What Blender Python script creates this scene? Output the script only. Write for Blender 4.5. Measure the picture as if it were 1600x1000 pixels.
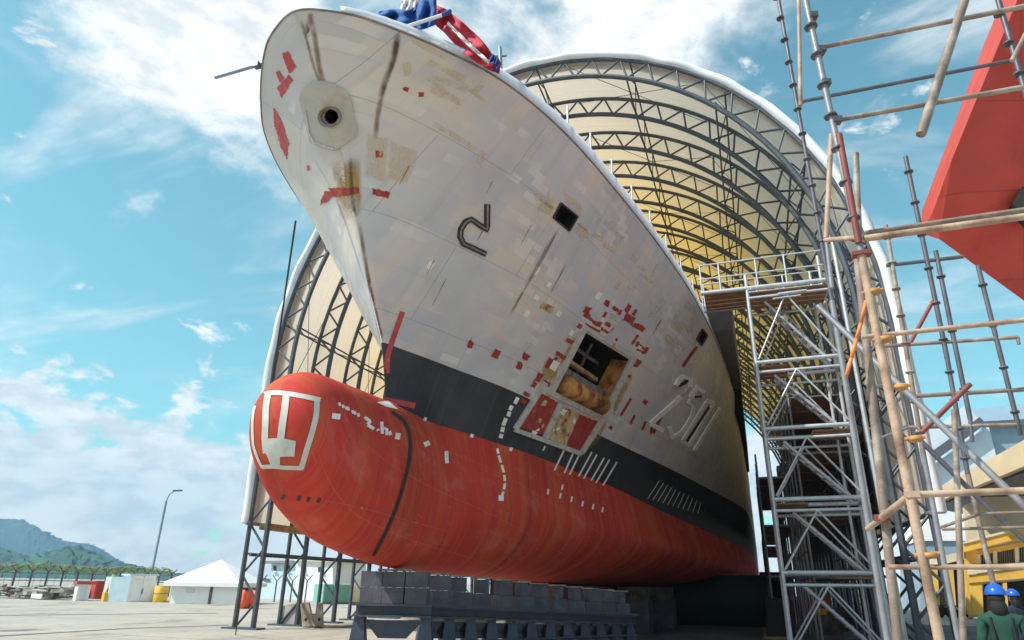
import bpy, bmesh, math, random
import numpy as np
from mathutils import Vector, Matrix
from mathutils.bvhtree import BVHTree
random.seed(7); rng = np.random.default_rng(7)
S = bpy.context.scene; COL = S.collection
for o in list(bpy.data.objects): bpy.data.objects.remove(o)
R = math.radians
# ------------------------------------------------------------------ camera
F_PX, PITCH, YAW, ROLL = 1040.0, 21.7, 19.6, 1.0
EYE = Vector((7.0, 0.0, 1.68))
def cam_axes():
    p, w, r = R(PITCH), R(YAW), R(ROLL)
    f = Vector((-math.sin(w)*math.cos(p), math.cos(w)*math.cos(p), math.sin(p)))
    ri = Vector((math.cos(w), math.sin(w), 0)); up = ri.cross(f)
    return math.cos(r)*ri + math.sin(r)*up, math.cos(r)*up - math.sin(r)*ri, f
CR, CU, CF = cam_axes()
cd = bpy.data.cameras.new('camera'); cam = bpy.data.objects.new('camera', cd); COL.objects.link(cam)
m3 = Matrix((CR, CU, -CF)).transposed()
cam.matrix_world = Matrix.Translation(EYE) @ m3.to_4x4()
cd.sensor_width = 36.0; cd.lens = F_PX/1600*36.0; cd.clip_start = 0.05; cd.clip_end = 9000
S.camera = cam
# ------------------------------------------------------------------ sky and sun
SUN = Vector((-0.50, -0.42, 0.76)).normalized()
SKY_STRENGTH, SUN_STRENGTH, EXPOSURE = 0.095, 2.15, 1.45
world = bpy.data.worlds.new('World'); S.world = world; world.use_nodes = True
def build_sky():
    nt = world.node_tree; N = nt.nodes; L = nt.links
    bg = N['Background']; bg.inputs['Strength'].default_value = SKY_STRENGTH
    sky = N.new('ShaderNodeTexSky'); sky.sky_type = 'NISHITA'; sky.sun_disc = False
    sky.sun_elevation = math.asin(SUN.z); sky.sun_rotation = math.atan2(SUN.x, SUN.y)
    sky.air_density = 1.0; sky.dust_density = 0.6; sky.ozone_density = 2.0
    tint = N.new('ShaderNodeMix'); tint.data_type = 'RGBA'; tint.blend_type = 'MULTIPLY'
    tint.inputs[0].default_value = 1.0; tint.inputs[7].default_value = (0.60, 0.98, 0.73, 1)
    L.new(sky.outputs[0], tint.inputs[6])
    tc = N.new('ShaderNodeTexCoord')
    sep = N.new('ShaderNodeSeparateXYZ'); L.new(tc.outputs['Generated'], sep.inputs[0])
    def math_(op, a, b=None, c=None):
        n = N.new('ShaderNodeMath'); n.operation = op
        for i, v in enumerate((a, b, c)):
            if v is None: continue
            if isinstance(v, (int, float)): n.inputs[i].default_value = v
            else: L.new(v, n.inputs[i])
        return n.outputs[0]
    def rng_(v, a, b, c, d):
        n = N.new('ShaderNodeMapRange'); n.interpolation_type = 'SMOOTHSTEP'
        L.new(v, n.inputs[0])
        for i, x in enumerate((a, b, c, d)): n.inputs[i+1].default_value = x
        return n.outputs[0]
    zc = math_('ADD', math_('MAXIMUM', sep.outputs[2], 0.0), 0.22)
    comb = N.new('ShaderNodeCombineXYZ')
    L.new(math_('DIVIDE', sep.outputs[0], zc), comb.inputs[0]); L.new(math_('DIVIDE', sep.outputs[1], zc), comb.inputs[1])
    def noise(vec, scale, detail, rough, off=(0, 0, 0), sc=(1, 1, 1), dist=0.0):
        mp = N.new('ShaderNodeMapping'); mp.inputs['Location'].default_value = off; mp.inputs['Scale'].default_value = sc
        L.new(vec, mp.inputs[0])
        n = N.new('ShaderNodeTexNoise'); n.inputs['Scale'].default_value = scale; n.inputs['Detail'].default_value = detail
        n.inputs['Roughness'].default_value = rough; n.inputs['Distortion'].default_value = dist
        L.new(mp.outputs[0], n.inputs['Vector']); return n.outputs[0]
    def near(px, py, inner, outer):        # soft region of sky round a direction
        d = ((px-800)*CR - (py-500)*CU + F_PX*CF).normalized()
        vm = N.new('ShaderNodeVectorMath'); vm.operation = 'DOT_PRODUCT'
        nn = N.new('ShaderNodeVectorMath'); nn.operation = 'NORMALIZE'; L.new(tc.outputs['Generated'], nn.inputs[0])
        L.new(nn.outputs[0], vm.inputs[0]); vm.inputs[1].default_value = d
        return rng_(vm.outputs['Value'], math.cos(R(outer)), math.cos(R(inner)), 0.0, 1.0)
    puff = noise(comb.outputs[0], 2.3, 9, 0.62, (1.3, 0.4, 0), (1, 1, 1), 0.25)
    wisp = noise(comb.outputs[0], 1.5, 8, 0.6, (4.1, 2.2, 0), (1.0, 2.6, 1), 0.7)
    bank = noise(tc.outputs['Generated'], 8.5, 10, 0.60, (2.3, 0.9, 0.3), (1, 1, 1.7), 0.3)
    big = math_('MAXIMUM', math_('MULTIPLY', near(320, -40, 3, 16), 0.92), math_('MULTIPLY', near(860, 10, 4, 24), 0.95))
    big = math_('MAXIMUM', big, math_('MULTIPLY', near(350, 235, 1, 11), 0.45))
    c1 = rng_(math_('ADD', puff, math_('MULTIPLY', big, 0.30)), 0.60, 0.78, 0.0, 0.95)
    c2 = math_('MULTIPLY', rng_(wisp, 0.46, 0.76, 0.0, 0.62), rng_(sep.outputs[2], 0.05, 0.2, 0.3, 1.0))
    band = math_('MULTIPLY', rng_(sep.outputs[2], 0.0, 0.05, 0.75, 1.0), rng_(sep.outputs[2], 0.11, 0.27, 1.0, 0.0))
    c3 = rng_(math_('ADD', bank, math_('MULTIPLY', band, 0.31)), 0.625, 0.72, 0.0, 0.95)
    cl = math_('MINIMUM', math_('MAXIMUM', math_('MAXIMUM', c1, c2), c3), 0.96)
    shade = noise(tc.outputs['Generated'], 14.0, 8, 0.62, (0, 0, .5), (1, 1, 2.4))
    ccol = N.new('ShaderNodeMix'); ccol.data_type = 'RGBA'
    L.new(rng_(shade, 0.36, 0.60, 0, 1), ccol.inputs[0])
    ccol.inputs[6].default_value = (3.5, 3.65, 3.75, 1); ccol.inputs[7].default_value = (5.0, 4.95, 4.85, 1)
    mx = N.new('ShaderNodeMix'); mx.data_type = 'RGBA'
    L.new(cl, mx.inputs[0]); L.new(tint.outputs[2], mx.inputs[6]); L.new(ccol.outputs[2], mx.inputs[7])
    L.new(mx.outputs[2], bg.inputs[0])
build_sky()
sl = bpy.data.lights.new('sun', 'SUN'); sl.energy = SUN_STRENGTH; sl.angle = R(0.53); sl.color = (1.0, 0.955, 0.88)
sun = bpy.data.objects.new('sun', sl); COL.objects.link(sun)
sun.rotation_euler = SUN.to_track_quat('Z', 'Y').to_euler(); sun.location = (-60, -20, 80)
S.view_settings.view_transform = 'Standard'; S.view_settings.look = 'None'
S.view_settings.exposure = EXPOSURE; S.view_settings.gamma = 1.0; S.view_settings.use_curve_mapping = False
S.cycles.max_bounces = 8; S.cycles.diffuse_bounces = 4; S.cycles.transmission_bounces = 4

# ------------------------------------------------------------------ helpers
def ray(px, py): return ((float(px)-800)*CR - (float(py)-500)*CU + F_PX*CF)
def at(px, py, Y):                       # the point of the plane y = Y that the photograph shows at a pixel
    d = ray(px, py); return EYE + d*(Y/d.y)
def on_ground(px, py, z=0.0):
    d = ray(px, py); return EYE + d*((z-EYE.z)/d.z)
def new_mat(name): 
    m = bpy.data.materials.new(name); m.use_nodes = True; return m
def mat(name, col, rough=0.6, metal=0.0, var=0.15, scale=3.0, bump=0.0, bscale=40.0, dirt=None, dscale=1.2, dlo=0.52, dhi=0.72, stretch=(1, 1, 1), spec=0.5):
    """base colour with cloudy variation, optional dirt / rust patches and fine relief"""
    m = new_mat(name); N = m.node_tree.nodes; L = m.node_tree.links; b = N['Principled BSDF']
    b.inputs['Roughness'].default_value = rough; b.inputs['Metallic'].default_value = metal; b.inputs['Specular IOR Level'].default_value = spec
    tc = N.new('ShaderNodeTexCoord'); geo = N.new('ShaderNodeNewGeometry')
    mp = N.new('ShaderNodeMapping'); mp.inputs['Scale'].default_value = stretch; L.new(geo.outputs['Position'], mp.inputs[0])
    n = N.new('ShaderNodeTexNoise'); n.inputs['Scale'].default_value = scale; n.inputs['Detail'].default_value = 6
    L.new(mp.outputs[0], n.inputs['Vector'])
    r = N.new('ShaderNodeMapRange'); L.new(n.outputs[0], r.inputs[0])
    r.inputs[1].default_value = .3; r.inputs[2].default_value = .7; r.inputs[3].default_value = 1-var; r.inputs[4].default_value = 1+var
    mix = N.new('ShaderNodeMix'); mix.data_type = 'RGBA'; mix.blend_type = 'MULTIPLY'; mix.inputs[0].default_value = 1
    mix.inputs[6].default_value = (*col, 1); L.new(r.outputs[0], mix.inputs[7]); out = mix.outputs[2]
    if dirt:
        n2 = N.new('ShaderNodeTexNoise'); n2.inputs['Scale'].default_value = dscale; n2.inputs['Detail'].default_value = 8; n2.inputs['Roughness'].default_value = .65
        L.new(mp.outputs[0], n2.inputs['Vector'])
        r2 = N.new('ShaderNodeMapRange'); L.new(n2.outputs[0], r2.inputs[0]); r2.inputs[1].default_value = dlo; r2.inputs[2].default_value = dhi
        mx = N.new('ShaderNodeMix'); mx.data_type = 'RGBA'; L.new(r2.outputs[0], mx.inputs[0]); L.new(out, mx.inputs[6]); mx.inputs[7].default_value = (*dirt, 1); out = mx.outputs[2]
    L.new(out, b.inputs['Base Color'])
    if bump:
        n3 = N.new('ShaderNodeTexNoise'); n3.inputs['Scale'].default_value = bscale; n3.inputs['Detail'].default_value = 4
        L.new(mp.outputs[0], n3.inputs['Vector'])
        bp = N.new('ShaderNodeBump'); bp.inputs['Strength'].default_value = bump; bp.inputs['Distance'].default_value = .02
        L.new(n3.outputs[0], bp.inputs['Height']); L.new(bp.outputs[0], b.inputs['Normal'])
    return m

M = {}
M['galv'] = mat('galvanised_tube', (.27, .265, .285), .5, .3, .2, 6, .1, 60, (.17, .10, .07), 2.5, .56, .75)
M['rusty'] = mat('weathered_tube', (.25, .18, .15), .65, .15, .3, 5, .2, 60, (.42, .36, .31), 3, .5, .62)
M['tan'] = mat('tan_painted_tube', (.47, .315, .225), .65, .05, .3, 5, .2, 50, (.22, .12, .08), 3.0, .50, .66)
M['dark_tube'] = mat('dark_steel_tube', (.13, .12, .14), .5, .4, .25, 6)
M['red_tube'] = mat('red_oxide_tube', (.24, .06, .05), .6, .1, .25, 6)
M['orange'] = mat('orange_tape', (.52, .25, .08), .6, 0, .25, 9)
M['alu'] = mat('aluminium', (.62, .63, .66), .42, .45, .12, 5)
M['ply'] = mat('plywood_board', (.30, .17, .09), .8, 0, .25, 4, .1, 30)
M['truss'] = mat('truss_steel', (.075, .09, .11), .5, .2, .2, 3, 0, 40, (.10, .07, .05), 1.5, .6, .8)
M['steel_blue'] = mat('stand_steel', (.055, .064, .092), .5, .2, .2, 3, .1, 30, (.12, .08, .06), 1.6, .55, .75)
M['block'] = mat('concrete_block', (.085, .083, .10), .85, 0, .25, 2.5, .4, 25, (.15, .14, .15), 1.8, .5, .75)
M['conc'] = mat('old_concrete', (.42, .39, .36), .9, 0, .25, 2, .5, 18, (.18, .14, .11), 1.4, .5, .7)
M['white'] = mat('white_paint', (.78, .79, .80), .5, 0, .06, 2)
M['whiteblue'] = mat('pale_blue_paint', (.56, .68, .76), .5, 0, .08, 2)
M['tent'] = mat('white_marquee_cloth', (.82, .82, .82), .6, 0, .05, 1.5)
M['dkglass'] = mat('dark_window', (.04, .05, .06), .2, 0, .1, 2)
M['red'] = mat('red_paint', (.50, .05, .04), .5, 0, .15, 3)
M['yellow'] = mat('yellow_paint', (.72, .44, .04), .5, 0, .15, 3)
M['ochre'] = mat('ochre_wall_paint', (.78, .47, .08), .7, 0, .10, 1.0, .1, 20, (.55, .33, .08), .7, .55, .8)
M['cream'] = mat('cream_wall', (.74, .66, .50), .7, 0, .08, 1)
M['louvre'] = mat('brown_louvre', (.22, .15, .10), .6, 0, .2, 3)
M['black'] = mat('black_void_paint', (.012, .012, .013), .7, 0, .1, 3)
M['green'] = mat('green_paint', (.20, .45, .36), .6, 0, .15, 2)
M['rope'] = mat('dark_rope', (.05, .05, .06), .8, 0, .2, 20)
M['bluepipe'] = mat('blue_grey_pole', (.25, .33, .40), .5, .2, .1, 3)
M['junk'] = mat('scrap_dark', (.12, .10, .08), .9, 0, .5, 2.5)
M['skin'] = mat('skin', (.38, .20, .13), .55, 0, .08, 8)
M['cov'] = mat('green_coverall', (.010, .060, .040), .85, 0, .2, 5, .2, 60)
M['covd'] = mat('navy_coverall', (.02, .03, .06), .85, 0, .2, 5, .2, 60)
M['helmet'] = mat('blue_helmet', (.02, .12, .62), .25, 0, .03, 3)
M['hair'] = mat('dark_cloth', (.012, .012, .014), .8, 0, .2, 10)
M['roofblue'] = mat('blue_grey_roof_sheet', (.27, .36, .44), .5, .1, .08, 1)
M['gable'] = mat('pale_gable_sheet', (.60, .65, .72), .6, 0, .05, 1)

def ob(name, mesh, parent=None, matl=None):
    o = bpy.data.objects.new(name, mesh); COL.objects.link(o)
    if matl is not None and not mesh.materials: mesh.materials.append(matl)
    if parent is not None: o.parent = parent
    return o
def tag(o, label=None, cat=None, group=None, kind=None):
    if label: o['label'] = label
    if cat: o['category'] = cat
    if group: o['group'] = group
    if kind: o['kind'] = kind
    return o
def thing(name, label, cat, group=None, loc=(0, 0, 0)):
    o = bpy.data.objects.new(name, None); COL.objects.link(o); o.location = loc; o.empty_display_size = .3
    return tag(o, label, cat, group)
def mesh_py(name, V, Fc, smooth=False):
    me = bpy.data.meshes.new(name); me.from_pydata([tuple(v) for v in V], [], [tuple(f) for f in Fc]); me.update()
    if smooth: me.polygons.foreach_set('use_smooth', [True]*len(me.polygons))
    return me
class MB:                                # collects shapes into one mesh
    def __init__(s): s.V = []; s.F = []
    def add(s, V, Fc):
        n = len(s.V); s.V += [tuple(v) for v in V]; s.F += [tuple(i+n for i in f) for f in Fc]
    def box(s, c, d, rz=0.0):
        x, y, z = d[0]/2, d[1]/2, d[2]/2; ca, sa = math.cos(rz), math.sin(rz)
        P = [(sx*x, sy*y, sz*z) for sx in (-1, 1) for sy in (-1, 1) for sz in (-1, 1)]
        V = [(c[0]+p[0]*ca-p[1]*sa, c[1]+p[0]*sa+p[1]*ca, c[2]+p[2]) for p in P]
        s.add(V, [(0, 1, 3, 2), (4, 6, 7, 5), (0, 4, 5, 1), (2, 3, 7, 6), (0, 2, 6, 4), (1, 5, 7, 3)])
    def hexa(s, P):                       # 4 bottom corners then 4 top corners
        s.add(P, [(3, 2, 1, 0), (4, 5, 6, 7), (0, 1, 5, 4), (1, 2, 6, 5), (2, 3, 7, 6), (3, 0, 4, 7)])
    def bar(s, a, b, r, n=6, r2=None):
        a, b = Vector(a), Vector(b); d = (b-a).normalized(); u = d.orthogonal().normalized(); w = d.cross(u); r2 = r if r2 is None else r2
        V = []
        for p, rr in ((a, r), (b, r2)):
            for k in range(n):
                t = 2*math.pi*k/n; V.append(p+rr*(math.cos(t)*u+math.sin(t)*w))
        s.add(V, [(k, (k+1) % n, n+(k+1) % n, n+k) for k in range(n)]+[tuple(range(n))[::-1], tuple(range(n, 2*n))])
    def path(s, pts, r, n=6):
        for a, b in zip(pts[:-1], pts[1:]): s.bar(a, b, r, n)
    def prism(s, poly, d):                # polygon (3D points) pushed along vector d
        n = len(poly); d = Vector(d); V = [Vector(p) for p in poly]+[Vector(p)+d for p in poly]
        s.add(V, [tuple(range(n))[::-1], tuple(range(n, 2*n))]+[(k, (k+1) % n, n+(k+1) % n, n+k) for k in range(n)])
    def build(s, name, m, parent=None, smooth=False, origin=None):
        if origin is not None: s.V = [tuple(Vector(v)-Vector(origin)) for v in s.V]
        me = mesh_py(name, s.V, s.F, smooth)
        bm = bmesh.new(); bm.from_mesh(me); bmesh.ops.recalc_face_normals(bm, faces=bm.faces); bm.to_mesh(me); bm.free()
        me.materials.append(m); return ob(name, me, parent)
_cyl = {}
def tube(name, a, b, r, m, parent=None, n=10, origin=None):
    """one straight round member: shared unit cylinder stretched between two points"""
    key = (m.name, n)
    if key not in _cyl:
        q = MB(); q.bar((0, 0, 0), (0, 0, 1), 1.0, n); me = mesh_py('round_tube', q.V, q.F)
        for p in me.polygons: p.use_smooth = len(p.vertices) == 4
        me.materials.append(m); _cyl[key] = me
    a, b = Vector(a), Vector(b)
    if origin is not None: a = a-Vector(origin); b = b-Vector(origin)
    d = b-a; o = ob(name, _cyl[key], parent)
    o.location = a; o.rotation_mode = 'QUATERNION'; o.rotation_quaternion = d.to_track_quat('Z', 'Y'); o.scale = (r, r, d.length)
    return o
def boxo(name, c, d, m, parent=None, rz=0.0, origin=None):
    q = MB(); q.box(c, d, rz); return q.build(name, m, parent, origin=origin)
def copy_tree(o, parent=None):
    c = o.copy(); COL.objects.link(c)
    if parent is not None: c.parent = parent
    for ch in list(o.children): copy_tree(ch, c)
    return c
def pchip(xs, ys):
    xs, ys = np.array(xs, float), np.array(ys, float); h = np.diff(xs); dl = np.diff(ys)/h; d = np.zeros(len(xs))
    for i in range(1, len(xs)-1):
        if dl[i-1]*dl[i] > 0:
            w1, w2 = 2*h[i]+h[i-1], h[i]+2*h[i-1]; d[i] = (w1+w2)/(w1/dl[i-1]+w2/dl[i])
    d[0], d[-1] = dl[0], dl[-1]
    def f(x):
        x = np.clip(np.asarray(x, float), xs[0], xs[-1]); i = np.clip(np.searchsorted(xs, x, 'right')-1, 0, len(xs)-2)
        t = (x-xs[i])/h[i]; t2, t3 = t*t, t*t*t
        return (2*t3-3*t2+1)*ys[i]+(t3-2*t2+t)*h[i]*d[i]+(-2*t3+3*t2)*ys[i+1]+(t3-t2)*h[i]*d[i+1]
    return f
# ------------------------------------------------------------------ ground
def ground_material():
    m = new_mat('yard_concrete'); N = m.node_tree.nodes; L = m.node_tree.links; b = N['Principled BSDF']; b.inputs['Roughness'].default_value = .9
    geo = N.new('ShaderNodeNewGeometry')
    def noise(sc, det=6, st=(1, 1, 1)):
        mp = N.new('ShaderNodeMapping'); mp.inputs['Scale'].default_value = st; L.new(geo.outputs['Position'], mp.inputs[0])
        n = N.new('ShaderNodeTexNoise'); n.inputs['Scale'].default_value = sc; n.inputs['Detail'].default_value = det; n.inputs['Roughness'].default_value = .6
        L.new(mp.outputs[0], n.inputs['Vector']); return n.outputs[0]
    def mixc(f, a, c2, lo, hi, blend='MIX'):
        r = N.new('ShaderNodeMapRange'); L.new(f, r.inputs[0]); r.inputs[1].default_value = lo; r.inputs[2].default_value = hi
        x = N.new('ShaderNodeMix'); x.data_type = 'RGBA'; x.blend_type = blend; L.new(r.outputs[0], x.inputs[0])
        for i, c in ((6, a), (7, c2)):
            if isinstance(c, tuple): x.inputs[i].default_value = (*c, 1)
            else: L.new(c, x.inputs[i])
        return x.outputs[2]
    c = mixc(noise(.35), (.37, .33, .28), (.46, .415, .36), .35, .65)
    c = mixc(noise(2.2, 8), c, (.28, .247, .215), .55, .75)
    c = mixc(noise(.12, 5, (1, .25, 1)), c, (.25, .22, .195), .56, .7)
    c = mixc(noise(9, 4), c, (.22, .2, .18), .66, .78); c = mixc(noise(.5, 9, (1, .5, 1)), c, (.17, .15, .135), .60, .68); c = mixc(noise(1.3, 7, (.3, 2.5, 1)), c, (.20, .18, .16), .62, .70)
    br = N.new('ShaderNodeTexBrick'); br.inputs['Scale'].default_value = 1; br.inputs['Brick Width'].default_value = 6; br.inputs['Row Height'].default_value = 6
    br.inputs['Mortar Size'].default_value = .035; br.offset = 0; br.inputs['Mortar Smooth'].default_value = .3
    L.new(geo.outputs['Position'], br.inputs['Vector'])
    c = mixc(br.outputs['Fac'], c, (.16, .14, .12), 0, 1)
    L.new(c, b.inputs['Base Color'])
    bp = N.new('ShaderNodeBump'); bp.inputs['Strength'].default_value = .3; bp.inputs['Distance'].default_value = .03; L.new(noise(14, 5), bp.inputs['Height']); L.new(bp.outputs[0], b.inputs['Normal'])
    return m
G = 2600
ob('ground', mesh_py('ground', [(-G, -G, 0), (G, -G, 0), (G, G, 0), (-G, G, 0)], [(0, 1, 2, 3)]), None, ground_material())['kind'] = 'structure'
M['groove'] = mat('crane_rail_steel', (.10, .085, .075), .6, .4, .3, 2)
def strip(name, pts, w, z, m):
    V = []; 
    for i, p in enumerate(pts):
        a, b = Vector(pts[max(i-1, 0)]), Vector(pts[min(i+1, len(pts)-1)]); d = (b-a).normalized(); n = Vector((-d.y, d.x, 0))*w/2
        V += [(p[0]+n.x, p[1]+n.y, z), (p[0]-n.x, p[1]-n.y, z)]
    o = ob(name, mesh_py(name, V, [(2*i, 2*i+1, 2*i+3, 2*i+2) for i in range(len(pts)-1)]), None, m); o['kind'] = 'structure'; return o
M['shadefloor'] = mat('shade_darkened_floor', (.075, .070, .066), .85, 0, .3, .5, .3, 12, (.14, .13, .12), .3, .5, .7)  # near-black sheet: shade under ship and shed put into the floor colour
ob('floor_shade', mesh_py('floor_shade', [(-9.5, 25, .004), (11.2, 24, .004), (26, 24, .004), (26, 46, .004), (11.9, 46, .004), (16, 150, .004), (-9.5, 150, .004)], [tuple(range(7))]), None, M['shadefloor'])['kind'] = 'structure'
strip('crane_rail_track', [on_ground(-200, 1014)[:2]+(0,), on_ground(0, 994)[:2]+(0,), on_ground(200, 982)[:2]+(0,), on_ground(356, 977)[:2]+(0,)], .32, .004, M['groove'])
strip('crane_rail_track', [on_ground(-200, 964)[:2]+(0,), on_ground(60, 961)[:2]+(0,), on_ground(340, 958)[:2]+(0,)], .5, .004, M['groove'])

# ------------------------------------------------------------------ hills
def hill(name, dist, ridge, depth, col1, col2, seed, rough):
    """terrain ridge: profile given as (bearing px, ridge px) at a distance, built as a solid slope with a far side"""
    xs = np.linspace(ridge[0][0], ridge[-1][0], 330); ys = np.interp(xs, [r[0] for r in ridge], [r[1] for r in ridge])
    r = np.random.default_rng(seed); V = []; nrow = 14
    for j in range(nrow+1):
        f = j/nrow
        for x, y in zip(xs, ys):
            top = at(x, y, dist); h = max(top.z, 0.5)
            prof = math.sin(min(1.0, f*1.35)*math.pi/2) if f < .75 else 1-(f-.75)/.25*.9
            base = at(x, 905, dist); dirv = Vector((base.x-EYE.x, base.y-EYE.y, 0)).normalized()
            p = Vector((top.x, top.y, 0))+dirv*depth*(f-.74)
            V.append((p.x+r.normal()*rough, p.y+r.normal()*rough, max(-1, h*prof+r.normal()*rough*.35*(1 if 0 < f else 0)) if j > 0 else -2))
    n = len(xs); Fc = [(j*n+i, j*n+i+1, (j+1)*n+i+1, (j+1)*n+i) for j in range(nrow) for i in range(n-1)]
    m = mat(name+'_forest', col1, .95, 0, .45, .02, .9, .06, col2, .012, .45, .65)
    o = ob(name, mesh_py(name, V, Fc, True), None, m); o['kind'] = 'structure'; return o
hill('far_hill', 1500, [(-700, 770), (-420, 790), (-220, 778), (-60, 800), (0, 811), (36, 813), (62, 826), (98, 846), (140, 850), (168, 864), (192, 880), (215, 886), (260, 897), (320, 903)], 500, (.030, .085, .090), (.020, .055, .065), 3, 4.5)  # distant blue haze partly put into the forest colour
hill('near_hill', 650, [(-700, 880), (-300, 850), (-60, 862), (0, 856), (45, 870), (92, 858), (120, 852), (140, 862), (170, 874), (210, 884), (250, 893), (330, 902), (420, 905)], 260, (.035, .095, .060), (.018, .055, .040), 5, 2.4)

# ------------------------------------------------------------------ shed: fabric vault on arch trusses
HW, ZS, HB, Y0, DY, NT, ZB = 12.05, 10.0, 13.45, 22.33, 2.62, 22, 3.75
YEND = Y0+DY*(NT-1)
def prof(t, off=0.0):
    """t from -1 (left foot) through 0 (ridge) to 1 (right foot); legs then half ellipse"""
    arc = 34.0; q = abs(t); s = 1 if t >= 0 else -1
    qe = .735
    if q > qe: return s*(HW-off), ZS*(1-(q-qe)/(1-qe))
    a = q/qe*math.pi/2; return s*(HW-off)*math.sin(a), ZS+(HB-off)*math.cos(a)
hall = thing('fabric_shed', 'vaulted white fabric shipyard shed on dark arch trusses over the grey ship', 'shed')
def fabric_material():
    m = new_mat('shed_membrane'); N = m.node_tree.nodes; L = m.node_tree.links; b = N['Principled BSDF']; out = N['Material Output']
    geo = N.new('ShaderNodeNewGeometry')
    n = N.new('ShaderNodeTexNoise'); n.inputs['Scale'].default_value = .5; n.inputs['Detail'].default_value = 7; L.new(geo.outputs['Position'], n.inputs['Vector'])
    r = N.new('ShaderNodeValToRGB'); L.new(n.outputs[0], r.inputs[0]); r.color_ramp.elements[0].position = .3; r.color_ramp.elements[1].position = .7
    r.color_ramp.elements[0].color = (.72, .635, .56, 1); r.color_ramp.elements[1].color = (.83, .755, .68, 1)
    sy_ = N.new('ShaderNodeSeparateXYZ'); L.new(geo.outputs['Position'], sy_.inputs[0])     # inner yellow glow put into the cloth colour, growing further in
    depth_glow = N.new('ShaderNodeMapRange'); depth_glow.interpolation_type = 'SMOOTHSTEP'; L.new(sy_.outputs[1], depth_glow.inputs[0]); depth_glow.inputs[1].default_value = 23; depth_glow.inputs[2].default_value = 39
    bc = N.new('ShaderNodeMix'); bc.data_type = 'RGBA'; bc.blend_type = 'MULTIPLY'; L.new(depth_glow.outputs[0], bc.inputs[0]); L.new(r.outputs[0], bc.inputs[6]); bc.inputs[7].default_value = (1.0, .86, .52, 1)
    fr = N.new('ShaderNodeMath'); fr.operation = 'FRACT'; dv = N.new('ShaderNodeMath'); dv.operation = 'DIVIDE'; L.new(sy_.outputs[1], dv.inputs[0]); dv.inputs[1].default_value = .873; L.new(dv.outputs[0], fr.inputs[0])      # welded cloth seams
    lt_ = N.new('ShaderNodeMath'); lt_.operation = 'LESS_THAN'; L.new(fr.outputs[0], lt_.inputs[0]); lt_.inputs[1].default_value = .035
    sk_ = N.new('ShaderNodeMix'); sk_.data_type = 'RGBA'; sk_.blend_type = 'MULTIPLY'; L.new(lt_.outputs[0], sk_.inputs[0]); L.new(bc.outputs[2], sk_.inputs[6]); sk_.inputs[7].default_value = (.66, .62, .58, 1)
    n9 = N.new('ShaderNodeTexNoise'); n9.inputs['Scale'].default_value = .9; n9.inputs['Detail'].default_value = 7; n9.inputs['Roughness'].default_value = .65; L.new(geo.outputs['Position'], n9.inputs['Vector'])
    r9 = N.new('ShaderNodeMapRange'); L.new(n9.outputs[0], r9.inputs[0]); r9.inputs[1].default_value = .56; r9.inputs[2].default_value = .74; r9.inputs[4].default_value = .45
    m9 = N.new('ShaderNodeMix'); m9.data_type = 'RGBA'; L.new(r9.outputs[0], m9.inputs[0]); L.new(sk_.outputs[2], m9.inputs[6]); m9.inputs[7].default_value = (.42, .34, .27, 1)
    L.new(m9.outputs[2], b.inputs['Base Color']); b.inputs['Roughness'].default_value = .6
    tcol = N.new('ShaderNodeMix'); tcol.data_type = 'RGBA'; L.new(depth_glow.outputs[0], tcol.inputs[0]); tcol.inputs[6].default_value = (.97, .80, .64, 1); tcol.inputs[7].default_value = (1.0, .60, .18, 1)
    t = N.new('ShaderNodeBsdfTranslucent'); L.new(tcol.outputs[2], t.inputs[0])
    mx = N.new('ShaderNodeMixShader'); mf = N.new('ShaderNodeMapRange'); L.new(depth_glow.outputs[0], mf.inputs[0]); mf.inputs[3].default_value = .40; mf.inputs[4].default_value = .58; L.new(mf.outputs[0], mx.inputs[0]); L.new(b.outputs[0], mx.inputs[1]); L.new(t.outputs[0], mx.inputs[2]); L.new(mx.outputs[0], out.inputs[0])
    mp = N.new('ShaderNodeMapping'); mp.inputs['Scale'].default_value = (.6, 2.2, .6); L.new(geo.outputs['Position'], mp.inputs[0])
    n2 = N.new('ShaderNodeTexNoise'); n2.inputs['Scale'].default_value = 1.4; n2.inputs['Detail'].default_value = 3; L.new(mp.outputs[0], n2.inputs['Vector'])
    bp = N.new('ShaderNodeBump'); bp.inputs['Strength'].default_value = .5; bp.inputs['Distance'].default_value = .2; L.new(n2.outputs[0], bp.inputs['Height']); L.new(bp.outputs[0], b.inputs['Normal'])
    return m
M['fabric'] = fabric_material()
TB = 1-(1-.735)*0  # full legs
def fabric_panel(y0, y1, nseg=4, sag=.10, scallop=0.0, OF=.22):
    V = []; ts = [t for t in np.linspace(-1, 1, 121) if prof(t)[1] >= ZB-.01]
    for t in ts:
        for j in range(nseg+1):
            f = j/nseg; x, z = prof(t, OF+sag*4*f*(1-f)*(1 if nseg > 1 else 0)); V.append((x, y0+(y1-y0)*f+(scallop*math.sin(t*60) if j == 0 else 0), z))
    k = nseg+1; return mesh_py('fabric_panel', V, [(i*k+j, i*k+j+1, (i+1)*k+j+1, (i+1)*k+j) for i in range(len(ts)-1) for j in range(nseg)], True)
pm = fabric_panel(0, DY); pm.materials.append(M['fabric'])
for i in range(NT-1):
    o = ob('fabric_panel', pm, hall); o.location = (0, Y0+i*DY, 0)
M['rimcloth'] = mat('white_rim_cloth', (.80, .81, .84), .5, 0, .08, 1.5, .4, 3)
V = []; tsr = [t for t in np.linspace(-1, 1, 161) if prof(t)[1] >= ZB-.01]
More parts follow.
